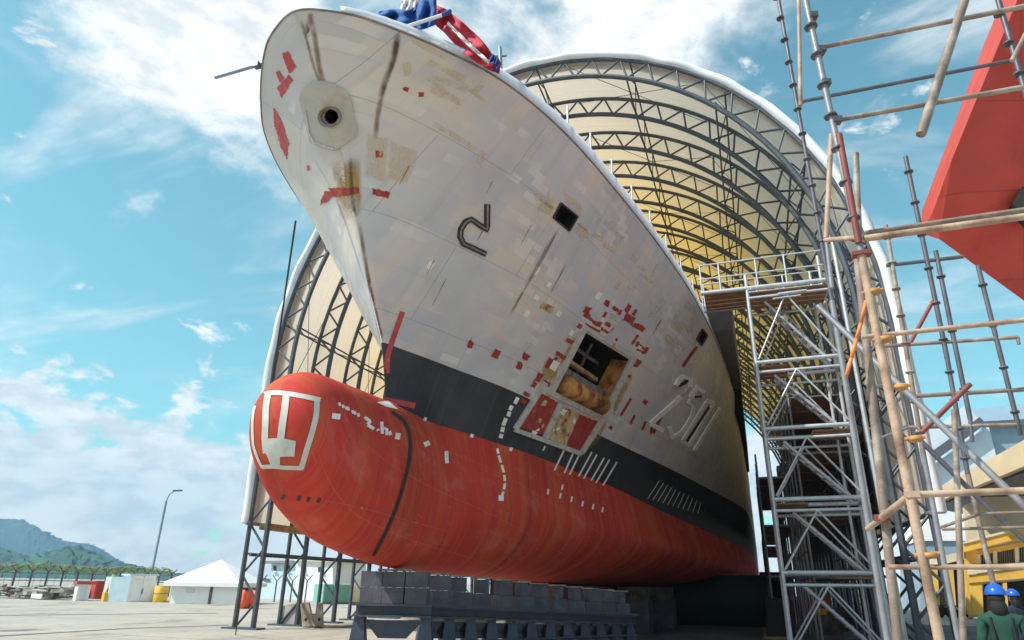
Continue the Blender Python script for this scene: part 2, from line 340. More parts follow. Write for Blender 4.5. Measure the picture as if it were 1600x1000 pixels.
for t in tsr:                              # rolled white border cloth round the mouth of the vault
    for off, dy in ((.30, .10), (.27, -.12), (.16, -.24), (.02, -.20), (-.08, -.02), (-.08, .35), (.18, .55)):
        x, z = prof(t, off+.02*math.sin(t*90)); V.append((x, Y0+dy+.03*math.sin(t*70), z))
fm = mesh_py('front_rim', V, [(i*7+j, i*7+j+1, (i+1)*7+j+1, (i+1)*7+j) for i in range(len(tsr)-1) for j in range(6)], True); fm.materials.append(M['rimcloth'])
tag(ob('front_hood', fm, hall), 'white rolled border cloth round the open front of the shed')
CH = .86                                   # distance between the chords
ts = np.linspace(-1, 1, 81)
def chord_mesh(off, r):
    q = MB(); q.path([(prof(t, off)[0], 0, prof(t, off)[1]) for t in np.linspace(-1, 1, 81)], r, 7); me = mesh_py('chord', q.V, q.F); me.materials.append(M['truss']); return me
co, ci = chord_mesh(.32, .085), chord_mesh(.32+CH, .105)
def web_segments():
    out = []
    for i in range(len(ts)-1):
        a, b = prof(ts[i], .32), prof(ts[i+1], .32+CH)
        if i % 2: a, b = prof(ts[i], .32+CH), prof(ts[i+1], .32)
        out.append(((a[0], 0, a[1]), (b[0], 0, b[1])))
    return out
WEB = web_segments()
q = MB()
for a, b in WEB: q.bar(a, b, .042, 5)
wm = mesh_py('web_bracing', q.V, q.F); wm.materials.append(M['truss'])
for i in range(NT):
    tr = ob('arch_truss', co, hall); tr.location = (0, Y0+i*DY, 0)
    ob('inner_chord', ci, tr)
    if i < 3:
        for a, b in WEB: tube('strut', a, b, .045, M['truss'], tr, 6)
    else: ob('web_bracing', wm, tr)['kind'] = 'stuff'
# longitudinal ties: small twin-rail lattices between the arches
for t in (-.93, -.80, -.66, -.5, -.34, -.17, 0, .17, .34, .5, .66, .80, .93):
    x0, z0 = prof(t, .45); x1, z1 = prof(t, 1.05); q = MB(); n = 0
    q.bar((x0, Y0, z0), (x0, YEND, z0), .04, 5); q.bar((x1, Y0, z1), (x1, YEND, z1), .04, 5)
    for i in range((NT-1)*2):
        a = Y0+i*DY/2; q.bar((x0, a, z0) if i % 2 else (x1, a, z1), (x1, a+DY/2, z1) if i % 2 else (x0, a+DY/2, z0), .028, 4)
    q.build('purlin', M['truss'], hall)
q = MB()                                   # thin bracing cables under the membrane
for i in range(0, NT-1, 2):
    for s in (-1, 1):
        for t0, t1 in ((.05, .3), (.3, .05), (.55, .8), (.8, .55), (.3, .55)):
            a, b = prof(s*t0, .5), prof(s*t1, .5); q.bar((a[0], Y0+i*DY, a[1]), (b[0], Y0+(i+1)*DY, b[1]), .014, 4)
cb = q.build('cross_cables', M['truss'], hall); cb['kind'] = 'stuff'
for s in (-1, 1):                          # hem tube along the lower edge and low tie rail
    x, z = prof(s*(1-(ZB)/ZS*.265), -.02)
    tube('hem_tube', (s*(HW-.36), Y0-.3, ZB), (s*(HW-.36), YEND, ZB), .07, M['galv'], hall)
    tube('tie_rail', (s*(HW-.55), Y0, 2.6), (s*(HW-.55), YEND, 2.6), .06, M['truss'], hall)
for i in range(NT):
    for s in (-1, 1):
        boxo('base_plate', (s*(HW-.75), Y0+i*DY, .03), (1.6, .5, .06), M['truss'], hall)
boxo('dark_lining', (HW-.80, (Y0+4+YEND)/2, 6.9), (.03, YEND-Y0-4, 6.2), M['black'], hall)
boxo('bundled_skirt', (-(HW-.7), Y0+3.6, ZB-.08), (.4, 6.5, .24), mat('rolled_skirt_cloth', (.40, .26, .12), .85, 0, .5, 3, .4, 12), hall)
# ------------------------------------------------------------------ ship
ship = thing('warship', 'grey warship hull with red bulbous bow, black waterline band and number 2501', 'ship', None, (0, 12, 0))
SO = Vector((0, 12, 0))
SMAX = 8.2
ZD = 11.5
stem = pchip([5.19, 6.38, 7.58, 9.15, 10.18, 11.0, 11.5], [11.9, 11.53, 10.74, 9.77, 8.87, 8.05, 7.45])
Xd = pchip([0, .37, .68, .98, 1.345, 1.67, 2.22, 2.77, 3.45, 4.01, 4.81, 5.77, 8.2], [0, .46, 1.0, 1.52, 2.24, 2.92, 3.77, 4.43, 5.24, 5.84, 6.42, 6.78, 6.9])
Xb = pchip([0, .5, 1.33, 1.97, 3.07, 3.93, 4.67, 5.67, 8.2], [0, .13, .68, 1.45, 2.6, 3.95, 5.2, 6.65, 6.9])
Xr = pchip([0, .4, 1.18, 1.7, 2.25, 3.22, 4.04, 4.8, 5.8, 8.2], [0, .05, .25, .8, 1.45, 2.5, 3.6, 4.85, 6.5, 6.85])
Zr = pchip([0, 1.18, 1.7, 2.25, 3.22, 4.04, 4.8, 5.8, 8.2], [5.19, 5.1, 5.02, 4.96, 4.82, 4.5, 4.2, 3.7, 3.3])
Zb = pchip([0, 1.33, 1.97, 3.07, 3.93, 4.67, 5.67, 8.2], [6.38, 6.35, 6.3, 6.2, 6.1, 6.0, 5.9, 5.8])
ZM = 8.6
def Xm(s): w = .47+.06*min(1, s/5); return float(Xd(s))*w+float(Xb(s))*(1-w)
def side_point(s, z):
    a = abs(s); f = pchip([Zr(a), Zb(a), ZM, ZD], [float(Xr(a)), float(Xb(a)), Xm(a), float(Xd(a))])
    return math.copysign(float(f(z)), s) if s else 0.0, float(stem(z))+a*a, z
SS = np.concatenate([np.linspace(0, 1.2, 18)[:-1], np.linspace(1.2, SMAX, 110)])
SG = np.concatenate([-SS[::-1][:-1], SS])
def grid_mesh(name, zfun, rows, m):
    V = []; UV = []
    for s in SG:
        a = abs(s); z0, z1 = zfun(a); f = pchip([Zr(a), Zb(a), ZM, ZD], [float(Xr(a)), float(Xb(a)), Xm(a), float(Xd(a))])
        zz = np.linspace(z0, z1, rows+1); xx = f(zz); yy = stem(zz)+a*a; g = np.concatenate([[0], np.cumsum(np.hypot(np.diff(xx), np.diff(zz)))])+z0
        for x, y, z, v in zip(xx, yy, zz, g): V.append((math.copysign(x, s) if s else 0, y, z)); UV.append((y+(0 if s >= 0 else 40), v))
    k = rows+1; n = len(SG)
    Fc = [(i*k+j, (i+1)*k+j, (i+1)*k+j+1, i*k+j+1) for i in range(n-1) for j in range(rows)]
    me = mesh_py(name, [Vector(v)-SO for v in V], Fc, True); uv = me.uv_layers.new(name='hull_uv')
    for lp in me.loops: uv.data[lp.index].uv = UV[lp.vertex_index]
    me.materials.append(m); return me
# --- hull paint
def nodes_for(name):
    m = new_mat(name); N = m.node_tree.nodes; L = m.node_tree.links; b = N['Principled BSDF']
    uv = N.new('ShaderNodeUVMap'); uv.uv_map = 'hull_uv'
    def noise(sc, det=6, st=(1, 1, 1), rough=.6, off=(0, 0, 0)):
        mp = N.new('ShaderNodeMapping'); mp.inputs['Scale'].default_value = st; mp.inputs['Location'].default_value = off; L.new(uv.outputs[0], mp.inputs[0])
        n = N.new('ShaderNodeTexNoise'); n.inputs['Scale'].default_value = sc; n.inputs['Detail'].default_value = det; n.inputs['Roughness'].default_value = rough
        L.new(mp.outputs[0], n.inputs['Vector']); return n.outputs[0]
    def ramp(f, lo, hi, o0=0., o1=1.):
        r = N.new('ShaderNodeMapRange'); L.new(f, r.inputs[0])
        for i, v in enumerate((lo, hi, o0, o1)): r.inputs[i+1].default_value = v
        return r.outputs[0]
    def mix(f, a, c, blend='MIX'):
        x = N.new('ShaderNodeMix'); x.data_type = 'RGBA'; x.blend_type = blend
        if isinstance(f, float): x.inputs[0].default_value = f
        else: L.new(f, x.inputs[0])
        for i, v in ((6, a), (7, c)):
            if isinstance(v, tuple): x.inputs[i].default_value = (*v, 1)
            else: L.new(v, x.inputs[i])
        return x.outputs[2]
    def mul(a, c):
        n = N.new('ShaderNodeMath'); n.operation = 'MULTIPLY'; L.new(a, n.inputs[0])
        if isinstance(c, float): n.inputs[1].default_value = c
        else: L.new(c, n.inputs[1])
        return n.outputs[0]
    def brick(w, h, mort, off=(0, 0, 0), offset=.5, bias=0.0):
        mp = N.new('ShaderNodeMapping'); mp.inputs['Location'].default_value = off; L.new(uv.outputs[0], mp.inputs[0])
        t = N.new('ShaderNodeTexBrick'); t.inputs['Scale'].default_value = 1; t.inputs['Brick Width'].default_value = w; t.inputs['Row Height'].default_value = h
        t.inputs['Mortar Size'].default_value = mort; t.inputs['Mortar Smooth'].default_value = .4; t.offset = offset; t.inputs['Bias'].default_value = bias
        t.inputs['Color1'].default_value = (0, 0, 0, 1); t.inputs['Color2'].default_value = (1, 1, 1, 1); t.inputs['Mortar'].default_value = (0, 0, 0, 1)
        L.new(mp.outputs[0], t.inputs['Vector']); return t
    def bump(h, strength, dist, prev=None):
        bp = N.new('ShaderNodeBump'); bp.inputs['Strength'].default_value = strength; bp.inputs['Distance'].default_value = dist; L.new(h, bp.inputs['Height'])
        if prev is not None: L.new(prev, bp.inputs['Normal'])
        return bp.outputs[0]
    return m, N, L, b, noise, ramp, mix, mul, brick, bump
def topside_mat():
    m, N, L, b, noise, ramp, mix, mul, brick, bump = nodes_for('weathered_grey_hull_paint')
    c = mix(ramp(noise(.55, 7), .35, .65), (.485, .465, .478), (.585, .560, .570))
    c = mix(mul(ramp(noise(.28, 5, (1, 1, 1), .6, (3, 1, 0)), .48, .62), .55), c, (.67, .575, .49))
    # rolled-on repairs: blocky patches in two sizes, each only where a cloudy mask allows
    for w, h, off, lo, hi, col, amt, sc, o2 in ((.9, .28, (.3, .1, 0), .66, .67, (.72, .60, .47), .5, .45, (7, 3, 0)), (.38, .55, (.1, .3, 0), .72, .73, (.70, .58, .45), .55, .6, (2, 9, 0)),
                                 (.55, .16, (.7, .45, 0), .7, .71, (.76, .70, .64), .6, .5, (5, 5, 0)), (1.8, .75, (.2, .2, 0), .6, .61, (.68, .60, .52), .6, .3, (1, 4, 0))):
        t = brick(w, h, .0, off); mask = mul(ramp(t.outputs['Color'], lo, hi), ramp(noise(sc, 4, (1, 1, 1), .5, o2), .49, .57)); c = mix(mul(mask, amt), c, col)
    c = mix(mul(ramp(noise(2.2, 6, (1.6, .12, 1)), .55, .8), .35), c, (.26, .20, .15))       # vertical streaks
    c = mix(mul(ramp(noise(9, 5), .68, .78), .35), c, (.30, .18, .10))                     # rust freckles
    t = brick(3.4, 1.75, .010); c = mix(mul(t.outputs['Fac'], .40), c, (.16, .14, .13))
    t2 = brick(1.7, 1.75, .006, (0, .87, 0)); c = mix(mul(t2.outputs['Fac'], .15), c, (.18, .16, .15))
    L.new(c, b.inputs['Base Color']); L.new(ramp(noise(1.5), .3, .7, .42, .62), b.inputs['Roughness'])
    nb = bump(noise(.9, 2, (1.2, 1.2, 1)), .35, .10); nb = bump(t.outputs['Fac'], .3, .012, nb); nb = bump(noise(45, 3), .05, .01, nb)
    L.new(nb, b.inputs['Normal']); return m
def boot_mat():
    m, N, L, b, noise, ramp, mix, mul, brick, bump = nodes_for('black_waterline_paint')
    c = mix(ramp(noise(.8, 7), .35, .65), (.016, .016, .019), (.040, .040, .045))
    c = mix(mul(ramp(noise(3.0, 6, (2.0, .1, 1)), .5, .75), .5), c, (.085, .075, .07))
    c = mix(mul(ramp(noise(5, 5), .66, .76), .5), c, (.14, .08, .05))
    L.new(c, b.inputs['Base Color']); b.inputs['Roughness'].default_value = .55
    nb = bump(noise(.9, 2), .3, .08); L.new(nb, b.inputs['Normal']); return m
def red_mat():
    m, N, L, b, noise, ramp, mix, mul, brick, bump = nodes_for('red_antifouling_paint')
    c = mix(ramp(noise(.6, 6), .35, .65), (.48, .034, .026), (.58, .044, .032))
    c = mix(mul(ramp(noise(.55, 3, (1.3, .05, 1), .5), .48, .62), .75), c, (.54, .085, .026))   # orange vertical bands
    c = mix(mul(ramp(noise(.5, 3, (1.1, .05, 1), .5, (4, 0, 0)), .52, .64), .65), c, (.34, .026, .018))
    c = mix(mul(ramp(noise(3.5, 6, (1.5, .15, 1)), .56, .75), .4), c, (.50, .16, .06))
    c = mix(mul(ramp(noise(11, 5), .68, .78), .6), c, (.10, .04, .03))
    c = mix(mul(ramp(noise(1.1, 8, (1, 1, 1), .7, (8, 2, 0)), .58, .70), .6), c, (.30, .10, .05)); c = mix(mul(ramp(noise(7, 7, (.25, 1.6, 1), .7, (1, 8, 0)), .62, .70), .5), c, (.70, .26, .18)); c = mix(mul(ramp(noise(16, 6, (1.2, .3, 1), .7), .64, .72), .6), c, (.16, .05, .035))
    c = mix(mul(ramp(noise(2.4, 5, (1.6, .07, 1), .6, (2, 5, 0)), .46, .66), .55), c, (.60, .13, .045)); c = mix(mul(ramp(noise(1.7, 6, (2.0, .10, 1), .65, (9, 1, 0)), .52, .70), .55), c, (.30, .028, .02))
    c = mix(mul(ramp(noise(.8, 9, (1, 1.4, 1), .72, (5, 6, 0)), .52, .66), .30), c, (.66, .22, .17)); c = mix(mul(ramp(noise(5, 8, (.15, 2.2, 1), .75, (3, 3, 0)), .62, .66), .5), c, (.17, .035, .025))
    t = brick(3.1, 1.1, .008, (.4, .3, 0)); c = mix(mul(t.outputs['Fac'], .35), c, (.62, .20, .14))
    L.new(c, b.inputs['Base Color']); L.new(ramp(noise(1.2), .3, .7, .62, .8), b.inputs['Roughness']); b.inputs['Specular IOR Level'].default_value = .25
    nb = bump(noise(.9, 2), .3, .07); nb = bump(noise(30, 4), .08, .01, nb); L.new(nb, b.inputs['Normal']); return m
M['topside'], M['boot'], M['under'] = topside_mat(), boot_mat(), red_mat()
top_me = grid_mesh('topside', lambda a: (float(Zb(a)), ZD), 40, M['topside'])
boot_me = grid_mesh('boot_topping', lambda a: (float(Zr(a)), float(Zb(a))), 8, M['boot'])
# --- underwater body and bulb
zt = pchip([8.5, 8.6, 8.8, 9.2, 10, 11.9], [4.15, 4.66, 4.88, 5.02, 5.08, 5.19])
zbo = pchip([8.5, 8.62, 8.85, 9.2, 9.6, 10.18, 10.8, 11.67, 12.5, 13.5, 17.3, 23, 30, 80], [4.05, 3.62, 3.22, 2.82, 2.55, 2.31, 2.18, 2.05, 1.97, 1.92, 1.84, 1.79, 1.74, 1.7])
bwf = pchip([8.5, 8.56, 8.68, 8.95, 9.5, 10.4, 11.9, 14, 17, 21, 27, 34, 43, 50, 80], [0, .38, .60, .76, .84, .85, .80, 1.0, 1.6, 2.5, 3.75, 5.0, 6.3, 6.7, 6.8])
nexp = pchip([8.5, 11.9, 16, 24, 34, 46, 80], [2, 2, 1.75, 1.8, 2.3, 3.2, 4])
def section(Y):
    if Y < 11.9: hr, zr = 0.0, float(zt(Y))
    else: s = math.sqrt(max(0, Y-11.9)); hr, zr = float(Xr(s)), float(Zr(s))
    zb_, bw, n = float(zbo(Y)), float(bwf(Y)), float(nexp(Y)); zm = zb_+(zr-zb_)*.5; pts = []
    for k in range(15):
        t = k/14*math.pi/2; pts.append((bw*abs(math.sin(t))**(2/n), zm-(zm-zb_)*abs(math.cos(t))**(2/n)))
    w = min(1, max(0, (Y-11.9)/3.0)); w = w*w*(3-2*w)
    for k in range(1, 13):
        t = math.sin(k/12*math.pi/2) if w < 1 else k/12
        t = (1-w)*math.sin(k/12*math.pi/2)+w*k/12
        f = (1-w)*math.sqrt(max(0, 1-t*t))+w*(1-t); pts.append((hr+(bw-hr)*f, zm+(zr-zm)*t))
    return pts
YS = [8.5+3.4*(1-math.cos(k/26*math.pi/2)) for k in range(26)]+[11.9+s*s for s in SS]
V, UV = [], []
for Y in YS:
    half = section(Y); g = 0; hv = [0.0]
    for a, b_ in zip(half[:-1], half[1:]): g += math.hypot(b_[0]-a[0], b_[1]-a[1]); hv.append(g)
    row = [(-x, Y, z) for x, z in half[::-1]]+[(x, Y, z) for x, z in half[1:]]; vv = hv[::-1]+hv[1:]
    V += [Vector(p)-SO for p in row]; UV += [(Y+(40 if i < len(half)-1 else 0), v) for i, v in enumerate(vv)]
k = len(section(20))*2-1; n = len(YS)
Fc = [(i*k+j, i*k+j+1, (i+1)*k+j+1, (i+1)*k+j) for i in range(n-1) for j in range(k-1)]
und_me = mesh_py('underbody', V, Fc, True); uvl = und_me.uv_layers.new(name='hull_uv')
for lp in und_me.loops: uvl.data[lp.index].uv = UV[lp.vertex_index]
und_me.materials.append(M['under'])
bmu = bmesh.new(); bmu.from_mesh(und_me); bmesh.ops.remove_doubles(bmu, verts=bmu.verts, dist=.0005); bmesh.ops.recalc_face_normals(bmu, faces=bmu.faces); bmu.to_mesh(und_me); bmu.free()
# --- rays onto the hull, for paint marks and fittings
allV, allF = [], []
for me in (top_me, boot_me, und_me):
    o0 = len(allV); allV += [v.co+SO for v in me.vertices]; allF += [[i+o0 for i in p.vertices] for p in me.polygons]
HULL = BVHTree.FromPolygons(allV, allF)
def surf(px, py, off=0.0):
    d = ray(px, py).normalized(); p, nrm, _, _ = HULL.ray_cast(EYE, d)
    if p is None: return None
    if nrm.dot(d) > 0: nrm = -nrm
    return p+nrm*off, nrm
def crop(ox, oy, f): return lambda pts: [(ox+x*f, oy+y*f) for x, y in pts]
def skin_obj(name, grid, m, parent, thick=0.0, off=.008):
    """sheet of (px,py) rows laid on the hull; with thickness it becomes a raised bar"""
    rows = [[surf(x, y) for x, y in r] for r in grid]; rows = [r for r in rows if all(p is not None for p in r)]
    if len(rows) < 2: return None
    nr, nc = len(rows), len(rows[0]); V = [p[0]+p[1]*(off+thick)-SO for r in rows for p in r]; UVs = [(i/(nr-1), j/(nc-1)) for i in range(nr) for j in range(nc)]
    Fc = [(i*nc+j, i*nc+j+1, (i+1)*nc+j+1, (i+1)*nc+j) for i in range(nr-1) for j in range(nc-1)]
    if thick:
        b0 = len(V); V += [p[0]-p[1]*.01-SO for r in rows for p in r]; UVs += UVs[:b0]
        per = [i*nc for i in range(nr)]+[(nr-1)*nc+j for j in range(1, nc)]+[i*nc+nc-1 for i in range(nr-2, -1, -1)]+[j for j in range(nc-2, 0, -1)]
        Fc += [(per[i], per[(i+1) % len(per)], b0+per[(i+1) % len(per)], b0+per[i]) for i in range(len(per))]
    me = mesh_py(name, V, Fc, not thick); u = me.uv_layers.new(name='UVMap')
    for lp in me.loops: u.data[lp.index].uv = UVs[lp.vertex_index]
    me.materials.append(m); return ob(name, me, parent)
JR = random.Random(11)
def patch(name, q, m, parent=None, thick=0.0, off=.008, step=12):
    a, b, c, d = [np.array(p, float) for p in q]; parent = parent or ship
    nu = max(2, int(max(np.hypot(*(b-a)), np.hypot(*(c-d)))/step)+1); nv = max(2, int(max(np.hypot(*(d-a)), np.hypot(*(c-b)))/step)+1)
    g = [[tuple((a*(1-u)+b*u)*(1-v)+(d*(1-u)+c*u)*v) for v in np.linspace(0, 1, nv)] for u in np.linspace(0, 1, nu)]
    if m.name.startswith(('red_primer', 'faded', 'tan_primer', 'pale_frame')) and not thick:      # ragged brushed edges
        nu2, nv2 = max(nu, int(nu*step/3.2)), max(nv, int(nv*step/3.2)); nu2, nv2 = min(nu2, 40), min(nv2, 40); g = []
        for i in range(nu2):
            row = []
            for j in range(nv2):
                u, v = i/(nu2-1), j/(nv2-1); p = (a*(1-u)+b*u)*(1-v)+(d*(1-u)+c*u)*v; e = i in (0, nu2-1) or j in (0, nv2-1)
                row.append((p[0]+(JR.uniform(-1.1, 1.1) if e else 0), p[1]+(JR.uniform(-1.1, 1.1) if e else 0)))
            g.append(row)
    return skin_obj(name, g, m, parent, thick, off)
def stroke(name, pts, w, m, parent=None, thick=0.0, off=.008, w2=None, step=9, smooth=False):
    P = [np.array(p, float) for p in pts]; parent = parent or ship
    if smooth:
        d = np.concatenate([[0], np.cumsum([np.hypot(*(b-a)) for a, b in zip(P[:-1], P[1:])])]); fx, fy = pchip(d, [p[0] for p in P]), pchip(d, [p[1] for p in P])
        T = np.linspace(0, d[-1], max(6, int(d[-1]/7))); P = [np.array((float(fx(t)), float(fy(t)))) for t in T]
    else:
        Q = [P[0]]
        for a, b in zip(P[:-1], P[1:]):
            k = max(1, int(np.hypot(*(b-a))/step)); Q += [a+(b-a)*(i+1)/k for i in range(k)]
        P = Q
    g = []; tot = max(1, len(P)-1)
    for i, p in enumerate(P):
        t = P[min(i+1, len(P)-1)]-P[max(i-1, 0)]; t = t/max(1e-6, np.hypot(*t)); nrm = np.array((-t[1], t[0])); ww = w if w2 is None else w+(w2-w)*i/tot
        g.append([tuple(p-nrm*ww/2), tuple(p), tuple(p+nrm*ww/2)])
    return skin_obj(name, g, m, parent, thick, off)
def rect(cx, cy, w, h, ang=30):
    a = R(ang); u = np.array((math.cos(a), math.sin(a))); v = np.array((-math.sin(a), math.cos(a))); c = np.array((cx, cy))
    return [tuple(c-u*w/2-v*h/2), tuple(c+u*w/2-v*h/2), tuple(c+u*w/2+v*h/2), tuple(c-u*w/2+v*h/2)]
# --- openings cut through the plating
def cut(me, poly):
    pts = [surf(*p) for p in poly]; P = [p[0]-SO for p in pts]; nrm = sum((p[1] for p in pts), Vector()).normalized(); c = sum(P, Vector())/len(P)
    rad = max((p-c).length for p in P)*1.6+.25
    bm = bmesh.new(); bm.from_mesh(me); planes = []
    for a, b in zip(P, P[1:]+P[:1]):
        pn = (b-a).cross(nrm).normalized()
        if pn.dot(c-a) > 0: pn = -pn
        planes.append((a, pn))
    for a, pn in planes:
        fs = [f for f in bm.faces if (f.calc_center_median()-c).length < rad and f.normal.dot(nrm)**2 > .1]
        ge = list({v for f in fs for v in f.verts})+list({e for f in fs for e in f.edges})+fs
        bmesh.ops.bisect_plane(bm, geom=ge, plane_co=a, plane_no=pn, dist=1e-5)
    kill = [f for f in bm.faces if (f.calc_center_median()-c).length < rad and all(pn.dot(f.calc_center_median()-a) < 1e-4 for a, pn in planes)]
    bmesh.ops.delete(bm, geom=kill, context='FACES'); bm.to_mesh(me); bm.free()
    return [p+SO for p in P], nrm
def recess(name, poly, depth, mats, parent):
    """open box behind a cut: side walls and a back plate"""
    P, nrm = cut(top_me, poly); V = []; Fc = []; n = len(P)
    V = [p-SO+nrm*.004 for p in P]+[p-SO-nrm*depth for p in P]
    me = mesh_py(name, V, [(i, (i+1) % n, n+(i+1) % n, n+i) for i in range(n)]+[tuple(range(n, 2*n))])
    for m in mats: me.materials.append(m)
    for i, p in enumerate(me.polygons): p.material_index = min(i, len(mats)-1) if i < n else len(mats)-1
    return P, nrm, ob(name, me, parent)
M['rust'] = mat('heavy_rust', (.50, .27, .07), .85, 0, .35, 3, .5, 25, (.22, .045, .02), 2.2, .45, .6)
M['primer'] = mat('red_primer', (.34, .034, .024), .7, 0, .3, 6, .2, 40, (.40, .22, .09), 5, .60, .70)
M['bowprimer'] = mat('faded_red_primer', (.50, .065, .07), .65, 0, .18, 6, .1, 40, (.55, .40, .36), 6, .62, .72)
M['mark'] = mat('white_mark_paint', (.84, .80, .73), .6, 0, .12, 5)
M['weld'] = mat('pale_frame_paint', (.52, .48, .43), .6, 0, .2, 6, .2, 40, (.30, .16, .08), 4, .55, .7)
M['tanpatch'] = mat('tan_primer', (.55, .40, .20), .75, 0, .2, 4, .1, 30, (.30, .06, .03), 3, .5, .62)
M['darkbar'] = mat('dark_weld_bar', (.030, .022, .020), .6, 0, .3, 8)
M['inner'] = mat('dark_compartment', (.016, .014, .013), .8, 0, .4, 2, .3, 10)  # near black puts the shade inside openings into the colour
M['recgrey'] = mat('recess_grey', (.22, .20, .18), .7, 0, .3, 3, 0, 40, (.16, .09, .05), 2, .5, .65)
def stain_mat(name, col, alpha, edge=.35):
    m = new_mat(name); N = m.node_tree.nodes; L = m.node_tree.links; b = N['Principled BSDF']; b.inputs['Base Color'].default_value = (*col, 1); b.inputs['Roughness'].default_value = .8
    uv = N.new('ShaderNodeUVMap'); uv.uv_map = 'UVMap'; sx = N.new('ShaderNodeSeparateXYZ'); L.new(uv.outputs[0], sx.inputs[0])
    def mt(op, a, c):
        n = N.new('ShaderNodeMath'); n.operation = op
        for i, v in ((0, a), (1, c)):
            if isinstance(v, (int, float)): n.inputs[i].default_value = v
            else: L.new(v, n.inputs[i])
        n.use_clamp = op == 'MULTIPLY' and False; return n.outputs[0]
    def tent(x, e):
        d = mt('MINIMUM', x, mt('SUBTRACT', 1.0, x)); r = N.new('ShaderNodeMapRange'); L.new(d, r.inputs[0]); r.inputs[2].default_value = e; return r.outputs[0]
    geo = N.new('ShaderNodeNewGeometry'); n = N.new('ShaderNodeTexNoise'); n.inputs['Scale'].default_value = 4; n.inputs['Detail'].default_value = 6; L.new(geo.outputs['Position'], n.inputs['Vector'])
    r = N.new('ShaderNodeMapRange'); L.new(n.outputs[0], r.inputs[0]); r.inputs[1].default_value = .25; r.inputs[2].default_value = .62
    a = mt('MULTIPLY', mt('MULTIPLY', tent(sx.outputs[0], .12), tent(sx.outputs[1], edge)), mt('MULTIPLY', r.outputs[0], alpha)); L.new(a, b.inputs['Alpha']); return m
M['st_dark'] = stain_mat('dark_leak_stain', (.07, .055, .045), .6); M['st_brown'] = stain_mat('brown_rust_stain', (.26, .13, .06), .65); M['st_yellow'] = stain_mat('yellow_rust_stain', (.48, .30, .09), .8)
M['st_pale'] = stain_mat('pale_repair_paint', (.72, .64, .55), .5, .05); M['st_beige'] = stain_mat('beige_repair_paint', (.74, .58, .42), .6, .08)
# anchor pocket
Q = crop(800, 460, .22)
pk = thing_pk = ob('anchor_pocket', bpy.data.meshes.new('anchor_pocket_rim'), ship)
bpy.data.objects.remove(pk)
P, pn, pocket = recess('anchor_pocket', Q([(525, 272), (845, 470), (640, 858), (305, 690)]), 1.6, [M['inner'], M['inner'], M['recgrey'], M['inner'], M['inner']], ship)
def loc(u, v, w): return (P[0]*(1-u)+P[1]*u)*(1-v)+(P[3]*(1-u)+P[2]*u)*v+pn*w
ra, rb = loc(.07, .84, -.10), loc(.96, .86, -.10)
q = MB(); q.bar(ra, rb, .30, 20); rl = q.build('bolster_roller', M['rust'], pocket, False, SO)
for p in rl.data.polygons: p.use_smooth = len(p.vertices) == 4
q = MB(); q.prism([loc(.995, .02, -.02), loc(.995, .98, -.02), loc(.995, .98, -.62), loc(.995, .10, -.62)], (P[0]-P[1]).normalized()*.03); q.build('rusty_side_plate', M['rust'], pocket, False, SO)
q = MB(); q.prism([loc(.02, .58, -.35), loc(.98, .62, -.35), loc(.98, .74, -.25), loc(.02, .70, -.25)], -pn*.1); q.build('shelf_plate', M['recgrey'], pocket, False, SO)
q = MB(); q.bar(loc(.15, .46, -.7), loc(.95, .52, -.7), .09, 4); q.build('beam', M['tanpatch'], pocket, False, SO)
for u in (.25, .45, .7):
    q = MB(); q.bar(loc(u, .02, -1.0), loc(u+.08, .9, -1.1), .05, 5); q.build('inner_pipe', M['recgrey'], pocket, False, SO)
q = MB(); q.bar(loc(.02, .2, -.9), loc(.98, .25, -1.0), .06, 5); q.build('inner_pipe', M['recgrey'], pocket, False, SO)
for a in ([(914, 512), (989, 557)], [(912, 514), (861, 612)], [(989, 557), (941, 654), (907, 708)], [(855, 612), (941, 654)], [(803, 671), (907, 709)], [(804, 670), (851, 597)], [(875, 630), (850, 684)]):
    stroke('pocket_frame', a, 7, M['weld'], pocket, .05)
patch('primed_panel', [(842, 612), (873, 629), (848, 681), (812, 667)], M['primer'], pocket, 0, .010)
patch('primed_panel', [(878, 634), (907, 647), (884, 697), (853, 684)], M['tanpatch'], pocket, 0, .010)
for k_ in range(16):
    fx, fy = JR.random(), JR.random(); cx = 842+fx*62+ (1-fy)*0; cy = 618+fx*32+fy*52; cx -= fy*26
    patch('rust_patch', [(cx, cy), (cx+JR.uniform(2, 8), cy+JR.uniform(0, 4)), (cx+JR.uniform(0, 6)-2, cy+JR.uniform(4, 12)), (cx-JR.uniform(2, 6), cy+JR.uniform(3, 9))], M['tanpatch'] if k_ % 3 else M['mark'], pocket, 0, .016, 4)
patch('primed_panel', [(905, 647), (937, 660), (907, 703), (884, 696)], M['primer'], pocket, 0, .012)
# side ports
for poly, dp in (([(876, 317), (902, 338), (889, 361), (864, 340)], .5), ([(1097, 514), (1105, 524), (1096, 540), (1088, 530)], .5)):
    p_, n_, r_ = recess('side_port', poly, dp, [M['inner'], M['inner'], M['darkbar'], M['inner'], M['inner']], ship)
    for a, b in zip(poly, poly[1:]+poly[:1]): stroke('port_rim', [a, b], 2.4, M['darkbar'], r_, .02)
